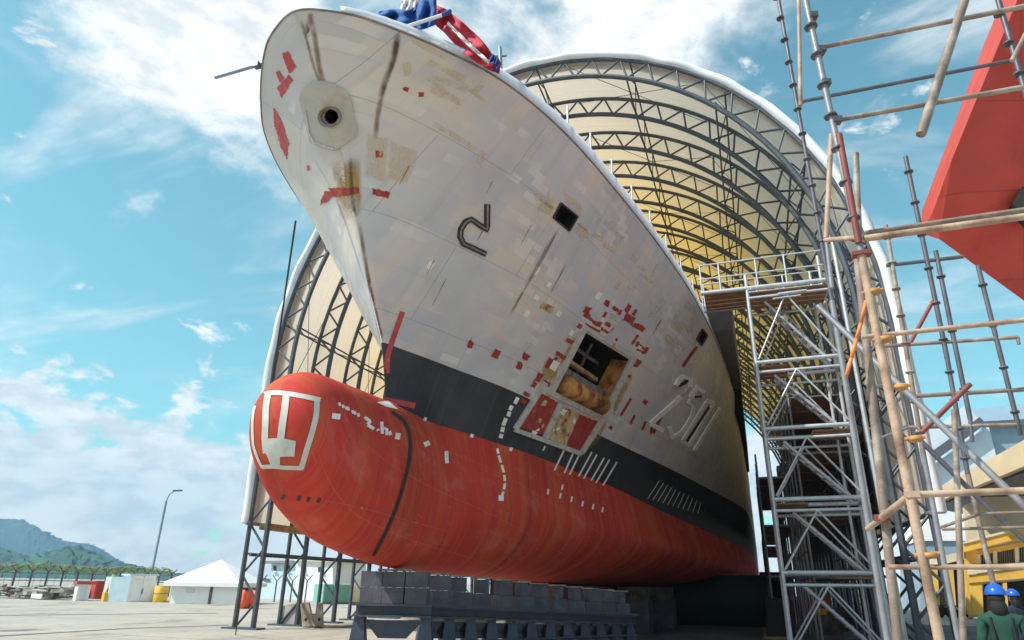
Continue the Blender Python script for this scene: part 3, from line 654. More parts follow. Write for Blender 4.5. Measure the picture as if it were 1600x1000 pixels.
# hawse opening at the stem with its raised plate
hc = (518.5, 182)
ring = [(hc[0]+12*math.cos(t), hc[1]+12*math.sin(t)) for t in np.linspace(0, 2*math.pi, 13)[:-1]]
C0 = crop(320, 0, .32)
outl = C0([(470, 485), (478, 440), (515, 402), (560, 390), (625, 405), (680, 435), (712, 470), (748, 650), (736, 668), (640, 735), (585, 722), (525, 700)])
def fan_plate(name, outer, inner, m, parent, thick, off=0.0):
    n = 48; cx, cy = hc
    def radial(poly, ang):
        d = np.array((math.cos(ang), math.sin(ang))); best = 1e9
        for a, b in zip(poly, poly[1:]+poly[:1]):
            a, b = np.array(a)-hc, np.array(b)-hc; e = b-a; den = d[0]*e[1]-d[1]*e[0]
            if abs(den) < 1e-9: continue
            t = (a[0]*e[1]-a[1]*e[0])/den; u = (a[0]*d[1]-a[1]*d[0])/den
            if t > 0 and -1e-6 <= u <= 1+1e-6: best = min(best, t)
        return best
    g = []
    for i in range(n+1):
        a = 2*math.pi*i/n; r0, r1 = radial(inner, a), radial(outer, a); g.append([(cx+math.cos(a)*r, cy+math.sin(a)*r) for r in np.linspace(r0, r1, 7)])
    return skin_obj(name, g, m, parent, thick, off)
M['plate'] = mat('hawse_plate_paint', (.47, .43, .38), .55, 0, .12, 2, .1, 30, (.36, .27, .18), 2, .52, .75)
fan_plate('hawse_plate', outl, ring, M['plate'], ship, .05)
in2 = C0([(535, 520), (690, 475), (725, 640), (545, 680)])
ph, nh, hw = recess('hawse_pipe', ring, .7, [M['darkbar']], ship)
rim = [(hc[0]+14*math.cos(t), hc[1]+14*math.sin(t)) for t in np.linspace(0, 2*math.pi, 33)]
stroke('hawse_rim', rim, 4, M['recgrey'], hw, .10)
stroke('hawse_lip', C0([(505, 540), (520, 640), (545, 690), (640, 725)]), 2.0, M['weld'], hw, .07)
ob('topside', top_me, ship); ob('boot_topping', boot_me, ship); ob('underbody', und_me, ship)
# --- deck, transom, rail canvas
V = []; 
for s in SS: x, y, z = side_point(s, ZD-.3); x = max(0, x-.05); y += .05; V += [(-x, y, z), (x, y, z)]
dk = mesh_py('deck', [Vector(v)-SO for v in V], [(2*i, 2*i+1, 2*i+3, 2*i+2) for i in range(len(SS)-1)]); ob('deck', dk, ship, mat('deck_grey', (.18, .19, .2), .8))
aft = side_point(SMAX, ZD)[1]
boxo('transom', (0, aft-1.6, 6.5), (13.4, .3, 9.2), M['recgrey'], ship, 0, SO)
M['canvas'] = new_mat('white_rail_canvas'); N = M['canvas'].node_tree.nodes; L = M['canvas'].node_tree.links; b = N['Principled BSDF']; b.inputs['Base Color'].default_value = (.80, .79, .82, 1); b.inputs['Roughness'].default_value = .5
t_ = N.new('ShaderNodeBsdfTranslucent'); t_.inputs[0].default_value = (.85, .85, .9, 1); mx_ = N.new('ShaderNodeMixShader'); mx_.inputs[0].default_value = .5
L.new(b.outputs[0], mx_.inputs[1]); L.new(t_.outputs[0], mx_.inputs[2]); L.new(mx_.outputs[0], N['Material Output'].inputs[0])
def rail_strip(name, sgn, s0, s1, h0, h1, m):
    V = []; sv = np.linspace(s0, s1, 90)
    for s in sv:
        x, y, z = side_point(s, ZD); h = h0+(h1-h0)*min(1, (s-s0)/2.0)
        V += [(sgn*(x-.005), y+.0, z+.012), (sgn*(x-.03-.01*math.sin(s*40)), y, z+h)]
    me = mesh_py(name, [Vector(v)-SO for v in V], [(2*i, 2*i+1, 2*i+3, 2*i+2) for i in range(len(sv)-1)], True); me.materials.append(m)
    o = ob(name, me, ship); sd = o.modifiers.new('thickness', 'SOLIDIFY'); sd.thickness = .015; return o
rail_strip('rail_canvas', 1, .55, 5.2, .16, .44, M['canvas']); rail_strip('rail_canvas', -1, .9, 5.2, .05, .40, M['canvas'])
q = MB(); q.path([side_point(s, ZD) for s in SG], .022, 6); q.build('gunwale_edge', M['recgrey'], ship, False, SO)
for s in np.linspace(2.3, 5.0, 12):
    x, y, z = side_point(s, ZD); tube('stanchion', (x-.08, y, z), (x-.08, y, z+1.0), .025, M['alu'], ship, 8, SO)
# superstructure side and overhanging bridge wing inside the shed
M['shade_grey'] = mat('superstructure_grey', (.20, .21, .215), .55, 0, .15, 1.5)
q = MB(); q.hexa([(-4.6, 31, 11.4), (4.6, 31, 11.4), (4.6, 60, 11.4), (-4.6, 60, 11.4), (-4.2, 33, 15), (4.2, 33, 15), (4.2, 60, 15), (-4.2, 60, 15)]); ss_ = q.build('superstructure', M['shade_grey'], ship, False, SO)
q = MB(); q.hexa([(4.8, 27.0, 11.62), (7.0, 27.6, 11.75), (7.12, 37, 11.75), (4.8, 37, 11.62), (4.8, 25.6, 12.25), (7.08, 26.2, 12.3), (7.16, 37, 12.3), (4.8, 37, 12.25)]); q.build('bridge_wing', M['shade_grey'], ship, False, SO)
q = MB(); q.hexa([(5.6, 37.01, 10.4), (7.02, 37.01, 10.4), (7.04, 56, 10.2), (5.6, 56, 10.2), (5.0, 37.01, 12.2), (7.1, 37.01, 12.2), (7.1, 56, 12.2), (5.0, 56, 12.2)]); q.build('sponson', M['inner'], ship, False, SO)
# ------------------------------------------------------------------ marks painted on the hull
A = crop(320, 0, .32); Bq = crop(600, 280, .325); Cq = crop(780, 440, .32); Dq = crop(780, 600, .26); Eq = crop(380, 560, .32); Fq = crop(380, 580, .2)
def P_(c, x): return c(x)
for qd in ([(378, 262), (408, 250), (447, 326), (412, 360)], [(352, 432), (412, 362), (432, 392), (376, 478)], [(345, 352), (362, 343), (392, 385), (365, 402)], [(338, 525), (362, 560), (412, 692), (340, 612)], [(345, 620), (412, 692), (402, 780), (372, 720)], [(498, 808), (512, 806), (514, 832), (500, 834)]):
    patch('primer_patch', A(qd), M['bowprimer'], step=6)
for qd in ([(834, 735), (867, 735), (868, 768), (838, 768)], [(968, 426), (995, 428), (991, 448), (969, 445)], [(1040, 450), (1070, 452), (1067, 476), (1045, 474)],
           [(600, 920), (755, 914), (752, 945), (640, 962)], [(585, 935), (650, 940), (600, 985), (562, 1000)], [(820, 918), (905, 940), (899, 968), (819, 951)]):
    patch('primer_patch', A(qd), M['primer'], step=6)
# stains at the stem and leaks down the plating
stroke('rust_stain', A([(512, 58), (540, 200), (560, 330), (590, 440), (612, 510)]), 11, M['st_brown'], smooth=True)
stroke('rust_stain', A([(468, 92), (500, 200), (540, 350), (585, 440), (605, 500)]), 8, M['st_dark'], smooth=True, w2=4)
stroke('rust_stain', A([(520, 60), (505, 160), (490, 110)]), 12, M['st_brown'], smooth=False)
patch('rust_stain', A([(610, 790), (765, 740), (770, 1080), (660, 1080)]), M['st_yellow'])
patch('rust_stain', A([(640, 790), (740, 770), (745, 960), (660, 960)]), M['st_yellow'], off=.011)
stroke('rust_stain', A([(712, 765), (716, 880), (728, 1010), (745, 1060)]), 7, M['st_dark'], smooth=True, off=.014)
stroke('rust_stain', A([(945, 155), (930, 260), (880, 420), (850, 520)]), 10, M['st_dark'], smooth=True, w2=6)
stroke('rust_stain', A([(945, 155), (925, 270), (870, 430), (845, 560), (830, 700)]), 16, M['st_brown'], smooth=True, w2=9, off=.006)
patch('rust_stain', A([(790, 640), (900, 670), (880, 900), (780, 860)]), M['st_beige'])
patch('rust_stain', A([(900, 680), (1050, 740), (990, 900), (890, 880)]), M['st_beige'])
stroke('rust_stain', [(560, 340), (575, 430), (590, 500), (598, 535)], 8, M['st_brown'], smooth=True)
stroke('rust_stain', [(573, 425), (584, 475), (592, 510), (598, 536)], 7, M['st_dark'], smooth=True)
stroke('rust_stain', Bq([(840, 235), (760, 370), (690, 500), (600, 660)]), 5, M['st_brown'], smooth=True, off=.010)
stroke('rust_stain', Bq([(838, 240), (770, 370), (700, 495)]), 3, M['st_dark'], smooth=True, off=.013)
patch('rust_stain', Bq([(715, 60), (838, 100), (803, 180), (735, 150)]), M['st_beige']); patch('rust_stain', Bq([(858, 50), (965, 130), (950, 200), (868, 112)]), M['st_beige']); patch('rust_stain', Bq([(940, 200), (990, 250), (960, 300), (905, 245)]), M['st_beige'])
stroke('rust_stain', Bq([(748, 95), (815, 145)]), 5, M['st_yellow'], off=.012); stroke('rust_stain', Bq([(925, 210), (978, 250)]), 5, M['st_yellow'], off=.012)
for a, b, w in (((640, 60), (700, 92), 9), ((690, 105), (760, 160), 7), ((665, 120), (720, 160), 7), ((730, 70), (755, 96), 10)): stroke('repair_patch', [a, b], w, M['st_beige'])
D2 = crop(580, 0, .2)
for a, b, w in (((430, 480), (740, 620), 11), ((470, 590), (750, 710), 9), ((450, 690), (720, 810), 11), ((870, 650), (790, 740), 11), ((270, 480), (290, 600), 14)): stroke('repair_patch', D2([a, b]), w, M['st_beige'])
patch('repair_patch', A([(1120, 590), (1340, 720), (1325, 745), (1110, 615)]), M['st_beige']); patch('repair_patch', A([(1350, 730), (1380, 745), (1350, 810), (1318, 795)]), M['st_beige'])
rr = random.Random(5)
for i in range(30):                         # lighter rolled repairs along the upper strake
    t = rr.random(); cx = 900+t*190+rr.uniform(-25, 25); cy = 300+t*190+rr.uniform(-5, 75)
    patch('repair_patch', rect(cx, cy, rr.uniform(8, 30), rr.uniform(5, 12), rr.choice((32, 36, 122))), M['st_pale'] if rr.random() < .6 else M['st_beige'], off=.007)
for x, y, w, h in ((672, 415, 8, 14), (838, 425, 5, 9), (858, 445, 6, 8), (838, 465, 8, 7), (822, 490, 8, 10), (873, 490, 7, 9), (893, 520, 6, 8), (935, 462, 8, 12), (840, 420, 6, 8)):
    patch('white_fleck', rect(x, y, w, h, 35), M['mark'])
patch('repair_patch', [(848, 472), (866, 480), (862, 490), (843, 481)], M['tanpatch'])
# raised hook-shaped symbol
hook = Bq([(495, 120), (494, 180), (494, 242), (455, 218), (418, 192), (390, 205), (368, 240), (364, 275), (380, 310), (430, 332), (488, 360)])
hk = stroke('symbol_bar', hook, 8.5, M['darkbar'], thick=.03, step=5); stroke('symbol_groove', hook, 2.6, M['topside'] if False else M['recgrey'], hk, .032, step=5)
for i in range(16):                         # thin rust runs from fittings and weld laps
    x, y = rr.uniform(640, 1050), rr.uniform(220, 560); L_ = rr.uniform(18, 60)
    if 0 < (y-(300+(x-640)*.75)+120) and y < 250+(x-640)*.9+250: stroke('rust_stain', [(x, y), (x-L_*.42, y+L_*.8)], rr.uniform(2, 4), M['st_brown'], w2=1.5, off=.010)
for q4 in ([(898, 520), (912, 515), (880, 580), (862, 590)], [(850, 560), (880, 545), (868, 600), (840, 612)], [(960, 620), (985, 575), (990, 590), (955, 660)], [(935, 660), (958, 640), (930, 700), (915, 705)]): patch('rust_stain', q4, M['st_yellow'], off=.006)
# primer round the anchor pocket
for x, y, w, h in ((100, 445, 42, 42), (50, 512, 36, 48), (408, 332, 58, 33), (345, 435, 78, 32), (262, 490, 36, 78), (190, 590, 44, 70), (105, 710, 48, 28), (80, 760, 38, 28), (532, 112, 46, 56), (560, 165, 108, 40), (605, 205, 58, 36), (480, 225, 38, 36), (675, 62, 46, 42), (735, 105, 48, 26), (765, 130, 22, 40),
                   (680, 215, 44, 28), (670, 262, 42, 20), (822, 100, 28, 66), (832, 175, 78, 58), (900, 232, 86, 36), (868, 130, 22, 50), (872, 320, 18, 84), (920, 372, 86, 18), (890, 355, 22, 40), (950, 395, 24, 50), (915, 405, 66, 14), (890, 490, 36, 56), (740, 320, 22, 22), (575, 238, 118, 16), (945, 765, 36, 28), (705, 945, 28, 28), (830, 580, 28, 24), (660, 145, 20, 44), (700, 268, 16, 22), (640, 245, 16, 20), (300, 470, 20, 60), (250, 630, 50, 30), (155, 640, 30, 40)):
    a, b = Q([(x, y)])[0]; patch('primer_patch', rect(a, b, w*.22, h*.22, 30), M['primer'], step=6)
for x, y, w, h in ((590, 165, 70, 34), (300, 505, 50, 70), (700, 60, 10, 10), (905, 375, 26, 18), (640, 180, 14, 30), (720, 165, 60, 40)):
    a, b = Q([(x, y)])[0]; patch('grey_fleck', rect(a, b, w*.22, h*.22, 30), M['mark'] if w < 60 else M['weld'], off=.011)
for pts, w in (([(845, 738), (770, 862)], 4), ([(872, 858), (840, 920)], 4), ([(950, 900), (922, 962)], 4)): stroke('primer_patch', Q(pts), w, M['primer'])
stroke('primer_patch', [(1019, 660), (1017, 678)], 4, M['primer']); stroke('primer_patch', Cq([(795, 650), (750, 740)]), 5, M['primer'])
for x, y, w, h in ((735, 538, 9, 11), (775, 553, 11, 13), (820, 556, 8, 9), (811, 571, 8, 11)): patch('primer_patch', rect(x, y, w, h, 28), M['primer'], step=6)
stroke('primer_patch', [(1089, 541), (1066, 573)], 5, M['primer'])
stroke('seam_bar', Q([(775, 170), (670, 300)]), 2.2, M['weld'], thick=.03)
# hull number 2501: raised welded outlines, part painted
num = ob('hull_number', bpy.data.meshes.new('hull_number_base'), ship)
bpy.data.objects.remove(num)
nb = None
def digit(pts, w=5.2, m='mark', th=.04): return stroke('hull_number_stroke', Cq(pts), w, M[m], ship, th, .006)
digit([(862, 506), (876, 478), (892, 462), (934, 478), (932, 514)], 6.5); digit([(932, 514), (906, 542), (884, 562)], 4, 'weld'); digit([(888, 560), (820, 622), (760, 672), (738, 694)], 6.5); digit([(738, 694), (798, 726)], 7)
digit([(872, 510), (905, 492), (918, 480)], 4, 'darkbar')  # dark stroke is the numeral's shadow painted on
digit([(932, 566), (962, 518), (1000, 542)], 7); digit([(955, 562), (985, 560)], 3.2, 'darkbar'); digit([(930, 570), (922, 592), (946, 606), (940, 650), (912, 700), (884, 738)], 4.2); digit([(828, 708), (842, 760), (884, 738)], 7)
digit([(1012, 582), (1046, 592)], 7); digit([(1046, 592), (926, 800)], 4.2); digit([(1010, 586), (892, 778)], 4.2); digit([(892, 778), (926, 800)], 7); digit([(1022, 612), (912, 782)], 2.2, 'darkbar')
digit([(1078, 616), (950, 826)], 4.6)
# draught lines on the black band
for a, b in (((388, 398), (330, 520)), ((442, 418), (390, 535)), ((478, 428), (422, 545)), ((556, 408), (476, 555)), ((586, 424), (505, 570)), ((630, 443), (552, 580)), ((662, 454), (580, 595)), ((706, 468), (622, 610)), ((275, 372), (262, 400))): stroke('draught_line', Dq([a, b]), 2.6, M['mark'])
for i in range(11):
    t = i/10; stroke('draught_line', Dq([(962+t*250, 580+t*130), (892+t*300, 688+t*92)]), 1.4, M['mark'])
for x, y in ((292, 648), (378, 620), (366, 672), (434, 692), (500, 720), (562, 738), (620, 755)): stroke('draught_mark', Dq([(x+3, y-16), (x-3, y+16)]), 3, M['mark'])
for pts in ([(112, 80), (92, 118)], [(76, 130), (62, 158)], [(62, 165), (52, 195)], [(40, 205), (22, 250)], [(22, 258), (16, 288)], [(14, 300), (6, 325)]): stroke('load_line_dash', Dq(pts), 6, M['mark'])
lt = Eq([(1240, 440), (1246, 475), (1262, 520), (1274, 570), (1277, 610), (1270, 650), (1258, 682)])
for i in range(6): stroke('load_line_dash', [lt[i], tuple(np.array(lt[i])*.25+np.array(lt[i+1])*.75)], 4, M['mark'])
patch('load_line_dash', rect(*Eq([(1258, 682)])[0], 8, 9, 0), M['mark'])
# red lines at the stem foot, white spot on the bulb root
stroke('red_line', [(629, 487), (612, 535), (605, 560), (604, 622)], 8.5, M['bowprimer'], smooth=True); stroke('red_line', [(603, 625), (648, 634)], 9, M['bowprimer'])
patch('white_fleck', [(588, 629), (606, 626), (622, 640), (604, 636)], M['mark'], step=5)
for x, y in ((664, 655), (737, 681), (798, 702)): patch('white_fleck', rect(x, y, 5, 6, 20), M['mark'])
# bulb: seam ring, draught figures, anchor-like bow symbol
stroke('seam_ring', [(605, 641), (628, 655), (640, 678), (641, 705), (634, 740), (618, 795), (598, 840), (580, 874)], 9, M['st_dark'], smooth=True, off=.012)
stroke('seam_ring', [(612, 644), (632, 660), (641, 690), (638, 722), (625, 775), (600, 836), (583, 868)], 5, M['darkbar'], smooth=True, off=.009)
stroke('rust_stain', [(548, 612), (590, 628), (640, 655), (700, 672), (760, 700)], 6, M['st_dark'], smooth=True) if False else None
stroke('weld_seam', Eq([(400, 690), (600, 735), (800, 790), (1000, 845)]), 2, M['bowprimer'], smooth=True)
for x, y in ((748, 258), (775, 275), (800, 288), (815, 293), (850, 318), (868, 326), (895, 342)): stroke('draught_figure', Fq([(x, y-12), (x+6, y+14)]), 4, M['mark'])
for pts in ([(945, 360), (990, 392)], [(992, 390), (968, 418)], [(968, 420), (1020, 452)], [(1048, 452), (1054, 466)], [(1080, 395), (1084, 490)], [(1084, 445), (1120, 455), (1118, 500)], [(1140, 470), (1150, 500)]): stroke('draught_figure', Fq(pts), 5, M['mark'])
patch('draught_figure', rect(*Fq([(1205, 508)])[0], 8, 10, 10), M['mark'], step=4); patch('draught_figure', rect(*Fq([(724, 353)])[0], 13, 9, 8), M['mark'], step=4); stroke('draught_figure', [(885-220, 690), (668, 697)], 9, M['mark']); stroke('draught_figure', [(697, 705), (698, 724)], 6, M['mark'])
for x in (443, 467, 482, 498): patch('rust_spot', rect(x, 776+(x-443)*.1, 5, 8, 20), M['darkbar'], step=4)
M['sym'] = mat('bow_symbol_paint', (.60, .57, .52), .6, 0, .12, 6, 0, 40, (.52, .40, .30), 3, .58, .75)
def sy(pts, w=6.5, **k): return stroke('bow_symbol', Fq(pts), w, M['sym'], off=.009, **k)
sy([(112, 235), (165, 182), (240, 168), (340, 175), (430, 190), (520, 208), (602, 228)], 7.5, smooth=True); sy([(575, 232), (572, 320), (545, 450), (500, 600), (455, 755)], 8.5, smooth=True)
sy([(150, 748), (230, 742), (320, 752), (470, 756)], 6.5, smooth=True); sy([(112, 235), (82, 320), (74, 430), (80, 560), (112, 670), (150, 750)], 4, smooth=True)
sy([(195, 185), (180, 280), (176, 400), (172, 520), (182, 640)], 10, smooth=True); sy([(338, 190), (325, 300), (308, 420), (295, 530), (280, 650)], 11, smooth=True)
patch('bow_symbol', Fq([(145, 530), (300, 520), (292, 650), (180, 650)]), M['sym'], off=.010, step=4); patch('bow_symbol', Fq([(295, 520), (412, 545), (402, 665), (290, 668)]), M['sym'], off=.010, step=4); patch('bow_symbol', Fq([(180, 640), (290, 640), (290, 745), (222, 740)]), M['sym'], off=.010, step=4)
# ------------------------------------------------------------------ things hung on the bow
M['flagblue'] = mat('flag_blue_cloth', (.015, .085, .32), .8, 0, .2, 6, .2, 30); M['flagred'] = mat('flag_red_cloth', (.55, .035, .06), .8, 0, .2, 6, .2, 30); M['flagwhite'] = mat('flag_white_cloth', (.78, .74, .74), .8, 0, .08, 6)
def cloth(name, top, bot, Y, m, parent, amp=.10, nv=8, seed=0):
    d = lambda P: np.linspace(0, 1, len(P)); T = np.linspace(0, 1, 30); rows = []
    tx, ty, bx, by = [np.interp(T, d(P), [p[k] for p in P]) for P in (top, bot) for k in (0, 1)]
    V = []
    for i, t in enumerate(T):
        for j in range(nv+1):
            f = j/nv; V.append(at(tx[i]*(1-f)+bx[i]*f, ty[i]*(1-f)+by[i]*f, Y+amp*math.sin(t*23+f*4+seed)+amp*.6*math.sin(f*9+t*11+seed)))
    k = nv+1; me = mesh_py(name, [Vector(v)-parent.location for v in V], [(i*k+j, (i+1)*k+j, (i+1)*k+j+1, i*k+j+1) for i in range(29) for j in range(nv)], True); me.materials.append(m)
    o = ob(name, me, parent); o.modifiers.new('thickness', 'SOLIDIFY').thickness = .01; return o
fl = thing('flag', 'crumpled red and blue flag draped over the bow rail', 'flag', None, at(690, 45, 9.4))
cloth('blue_canton', [(592, 18), (612, 15), (640, 16), (660, 0), (682, -8)], [(590, 25), (615, 38), (650, 49), (668, 44), (681, 38)], 9.2, M['flagblue'], fl, .12)
cloth('pale_fold', [(628, 2), (645, -6), (665, -14)], [(626, 16), (643, 20), (662, 4)], 9.32, M['flagwhite'], fl, .05, 4)
cloth('red_stripes', [(681, 8), (700, 16), (725, 36), (752, 62), (770, 85), (783, 97)], [(681, 40), (696, 52), (720, 80), (745, 98), (762, 108), (780, 116)], 9.6, M['flagred'], fl, .14, 8, 2)
cloth('white_stripe', [(700, 34), (735, 68), (765, 95)], [(698, 38), (733, 74), (764, 101)], 9.38, M['flagwhite'], fl, .05, 2, 2)
cloth('blue_hem', [(768, 84), (776, 88), (781, 94)], [(764, 96), (770, 108), (776, 112)], 9.5, M['flagblue'], fl, .04, 4)
js = thing('jackstaff', 'white pole with a blue tip leaning over the bow rail beside the flag', 'pole', None, at(620, 46, 8.6))
tube('shaft', at(618, 47, 8.6), at(690, 24, 8.9), .035, M['white'], js, 8, js.location); tube('tip', at(690, 24, 8.9), at(704, 17, 9.0), .04, M['flagblue'], js, 8, js.location)
ps = thing('rail_post', 'dark crossed post standing at the end of the red flag', 'post', None, at(783, 122, 10.6))
tube('upright', at(783, 122, 10.6), at(781, 74, 10.6), .045, M['bluepipe'], ps, 8, ps.location); tube('crossbar', at(772, 87, 10.6), at(791, 87, 10.6), .03, M['bluepipe'], ps, 8, ps.location)
bm_ = thing('boom_pole', 'thin grey pole sticking out over the left side of the bow', 'pole', None, at(430, 94, 8.7))
tube('shaft', at(336, 121, 8.6), at(470, 82, 8.8), .04, M['bluepipe'], bm_, 8, bm_.location); boxo('end_clamp', at(402, 102, 8.66), (.12, .12, .12), M['dark_tube'], bm_, 0, bm_.location)
# mooring rope from the bow flare down to the yard
q = MB(); a, b = at(462, 345, 9.6), on_ground(368, 992); pts = [a.lerp(b, t)+Vector((0, 0, -1.0*4*t*(1-t)*.25)) for t in np.linspace(0, 1, 24)]; q.path(pts, .022, 6); o = q.build('hanging_rope', M['rope'], None, False, b); o.location = b
tag(o, 'thin dark rope hanging from the bow flare down to the ground', 'rope')
# ------------------------------------------------------------------ keel stands under the ship
def stand(i, c, top, w, rz, ncol, label=None):
    ORD = ('', '', 'second', 'third', 'fourth', 'fifth', 'sixth', 'seventh', 'eighth', 'ninth', 'tenth', 'eleventh', 'twelfth')
    t = thing('keel_stand', label or ORD[i]+' blue-grey steel stand with blocks counting back from the bulb root', 'stand', 'steel stands in a row under the keel', (c.x, c.y, 0)); t.rotation_euler = (0, 0, rz)
    for s in (-1, 1):
        q = MB(); x = s*(w/2-.12); a = .09
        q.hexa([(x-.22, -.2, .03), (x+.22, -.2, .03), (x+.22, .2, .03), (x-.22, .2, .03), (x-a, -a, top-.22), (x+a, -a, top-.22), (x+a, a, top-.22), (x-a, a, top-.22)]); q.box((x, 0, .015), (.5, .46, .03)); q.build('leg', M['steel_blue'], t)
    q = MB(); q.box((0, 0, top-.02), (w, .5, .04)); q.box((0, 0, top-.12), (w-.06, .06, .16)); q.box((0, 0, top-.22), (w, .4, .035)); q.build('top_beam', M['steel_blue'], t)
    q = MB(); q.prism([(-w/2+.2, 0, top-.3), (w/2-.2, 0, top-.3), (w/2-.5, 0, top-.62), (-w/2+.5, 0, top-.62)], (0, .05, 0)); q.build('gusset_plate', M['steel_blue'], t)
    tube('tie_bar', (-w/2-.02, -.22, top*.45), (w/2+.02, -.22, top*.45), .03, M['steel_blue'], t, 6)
    rr = random.Random(i); cw = w*.86/ncol
    for r in range(2):
        for k in range(ncol):
            if ncol == 1: cw = w*(.62 if r == 0 else rr.uniform(.3, .55))
            h = .29; q = MB(); g = .018
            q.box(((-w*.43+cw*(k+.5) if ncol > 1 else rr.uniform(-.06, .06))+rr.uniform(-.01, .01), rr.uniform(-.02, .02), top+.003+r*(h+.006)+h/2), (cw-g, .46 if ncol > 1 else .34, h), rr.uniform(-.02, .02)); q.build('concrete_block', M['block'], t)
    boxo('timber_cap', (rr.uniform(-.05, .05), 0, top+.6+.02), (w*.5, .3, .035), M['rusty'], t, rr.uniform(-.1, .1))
    return t
first = Vector((.12, 12.7, 0)); last = Vector((3.1, 20.6, 0))
stand(0, first, 1.30, 1.55, .30, 3, 'largest steel stand with six blocks under the bulb root')
for i in range(1, 13):
    f = (i/12)**1.1; c = first.lerp(last, f); 
    if i < 2: continue
    stand(i, c, 1.30-.36*f, .74, .75, 1)
q = MB(); 
for a, b in ((first+Vector((.7, -.1, 1.31)), last+Vector((.5, 0, .96))),): q.bar(a, b, .03, 4)
o = q.build('long_girder', M['steel_blue'], None, False, first); o.location = first; tag(o, 'long thin girder running along the tops of the keel stands', 'girder')
bb = [(-.2, 24.5, 0, 1.5, 1.69), (-.2, 28, 0, 1.5, 1.69), (-.2, 32, 0, 1.5, 1.69), (2.0, 29.5, 0, 1.3, 1.69), (2.5, 33.5, 0, 1.3, 1.69)]
BL = ('nearest', 'second', 'third', 'right-hand near', 'right-hand far')
for i, (x, y, z, w, h) in enumerate(bb):
    t = thing('bilge_block', BL[i]+' concrete and timber block in the dark under the hull', 'block', 'bilge blocks in the dark under the hull', (x, y, 0))
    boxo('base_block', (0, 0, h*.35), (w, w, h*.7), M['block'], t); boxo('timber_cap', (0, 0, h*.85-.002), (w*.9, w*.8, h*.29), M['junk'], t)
for i, (px, py, w) in enumerate(((715, 992, .8), (772, 985, .5), (840, 990, .5), (905, 982, .45))):
    g = on_ground(px, py+10); o = boxo('pale_crate', (0, 0, .25), (w, .5, .5), M['conc'], None, .3); o.location = (g.x, g.y+.6, 0)
    tag(o, ('leftmost and widest', 'second', 'third', 'rightmost')[i]+' pale crate on the ground behind the keel stands', 'crate', 'pale crates behind the keel stands')
# ------------------------------------------------------------------ aluminium access tower up to the deck
TY0, TY1 = 22.8, 24.5; XL, XR = 7.62, 10.25
tw = thing('access_tower', 'tall aluminium access tower with platforms reaching the ship deck edge', 'tower', None, (8.9, 23.6, 0)); TO = tw.location.copy()
LV = [2.15, 4.28, 6.50, 8.75, 11.45]
def tt(name, a, b, r, m='alu', n=8): return tube(name, a, b, r, M[m], tw, n, TO)
for x in (XL, XR):
    for y in (TY0, TY1): tt('post', (x, y, 0), (x, y, 12.0 if x == XL else 13.2), .06)
tt('post', (XR+.32, TY0-.05, 0), (XR+.32, TY0-.05, 13.4), .07); tt('post', (XR-.35, TY1, 0), (XR-.35, TY1, 12.6), .05)
for k, z in enumerate(LV):
    for y in (TY0, TY1):
        tt('ledger', (XL, y, z), (XR, y, z+.02), .07); tt('ledger', (XL, y, z-.34), (XR, y, z-.32), .05)
    for x in (XL, XR): tt('transom', (x, TY0, z), (x, TY1, z), .06)
    x0, x1 = (XL+.1, XL+1.0) if k % 2 else (XR-1.2, XR-.1)
    if k == 4: x0, x1 = XL+.05, XR-.05
    for j in range(4): boxo('deck_board', ((x0+x1)/2, TY0+.25+j*.40, z-.12), (x1-x0, .37, .045), M['ply'], tw, 0, TO)
    zz = z-.34; zl = LV[k-1] if k else 0.05; mid = (XL+XR)/2-.1
    for y in (TY0, TY1):
        tt('brace', (mid, y-.06, zz), (XL+.1, y-.06, zl+.1), .03); tt('brace', (mid, y-.06, zz), (XR-.1, y-.06, zl+.1), .034)
    tt('stair_stringer', (XL+.55, TY0+.5, zz), (XR-.3, TY0+.5, zl), .055); tt('stair_stringer', (XL+.55, TY0+1.1, zz), (XR-.3, TY0+1.1, zl), .05)
    for j in range(1, 8):
        f = j/8; p = Vector((XL+.55, TY0+.5, zz)).lerp(Vector((XR-.3, TY0+.5, zl)), f); boxo('stair_tread', (p.x, p.y+.3, p.z), (.2, .6, .03), M['alu'], tw, 0, TO)
# gangway with guard rails from the tower to the deck
tt('platform_beam', (6.05, TY0, 11.5), (XR, TY0, 11.47), .085); tt('platform_beam', (6.05, TY1, 11.5), (XR, TY1, 11.47), .085)
for j in range(5): boxo('deck_board', (6.9, TY0+.15+j*.36, 11.46), (1.5, .33, .04), M['ply'], tw, 0, TO)
for y in (TY0, TY1):
    for z in (12.05, 12.6): tt('guard_rail', (6.0, y, z), (XR, y, z), .03)
    for x in (6.1, 6.75, 8.0, 8.95): tt('guard_post', (x, y, 11.5), (x, y, 12.62), .03)
tt('lattice_beam', (8.6, TY0-.12, 11.1), (9.5, TY0-.12, 11.12), .05); tt('lattice_beam', (8.4, TY0-.12, 10.95), (9.3, TY0-.12, 10.97), .03)
M['strapred'] = mat('orange_strap_weave', (.75, .23, .07), .8, 0, .25, 9)
ot = thing('orange_strap', 'orange webbing strap hanging between the scaffold poles', 'strap', None, at(1335, 530, 4.6))
q = MB(); pp = [at(x, y, 4.6) for x, y in ((1353, 470), (1345, 505), (1338, 530), (1330, 560), (1322, 588))]
for a, b in zip(pp[:-1], pp[1:]): q.bar(a, b, .013, 5)
q.build('webbing', M['strapred'], ot, True, ot.location)
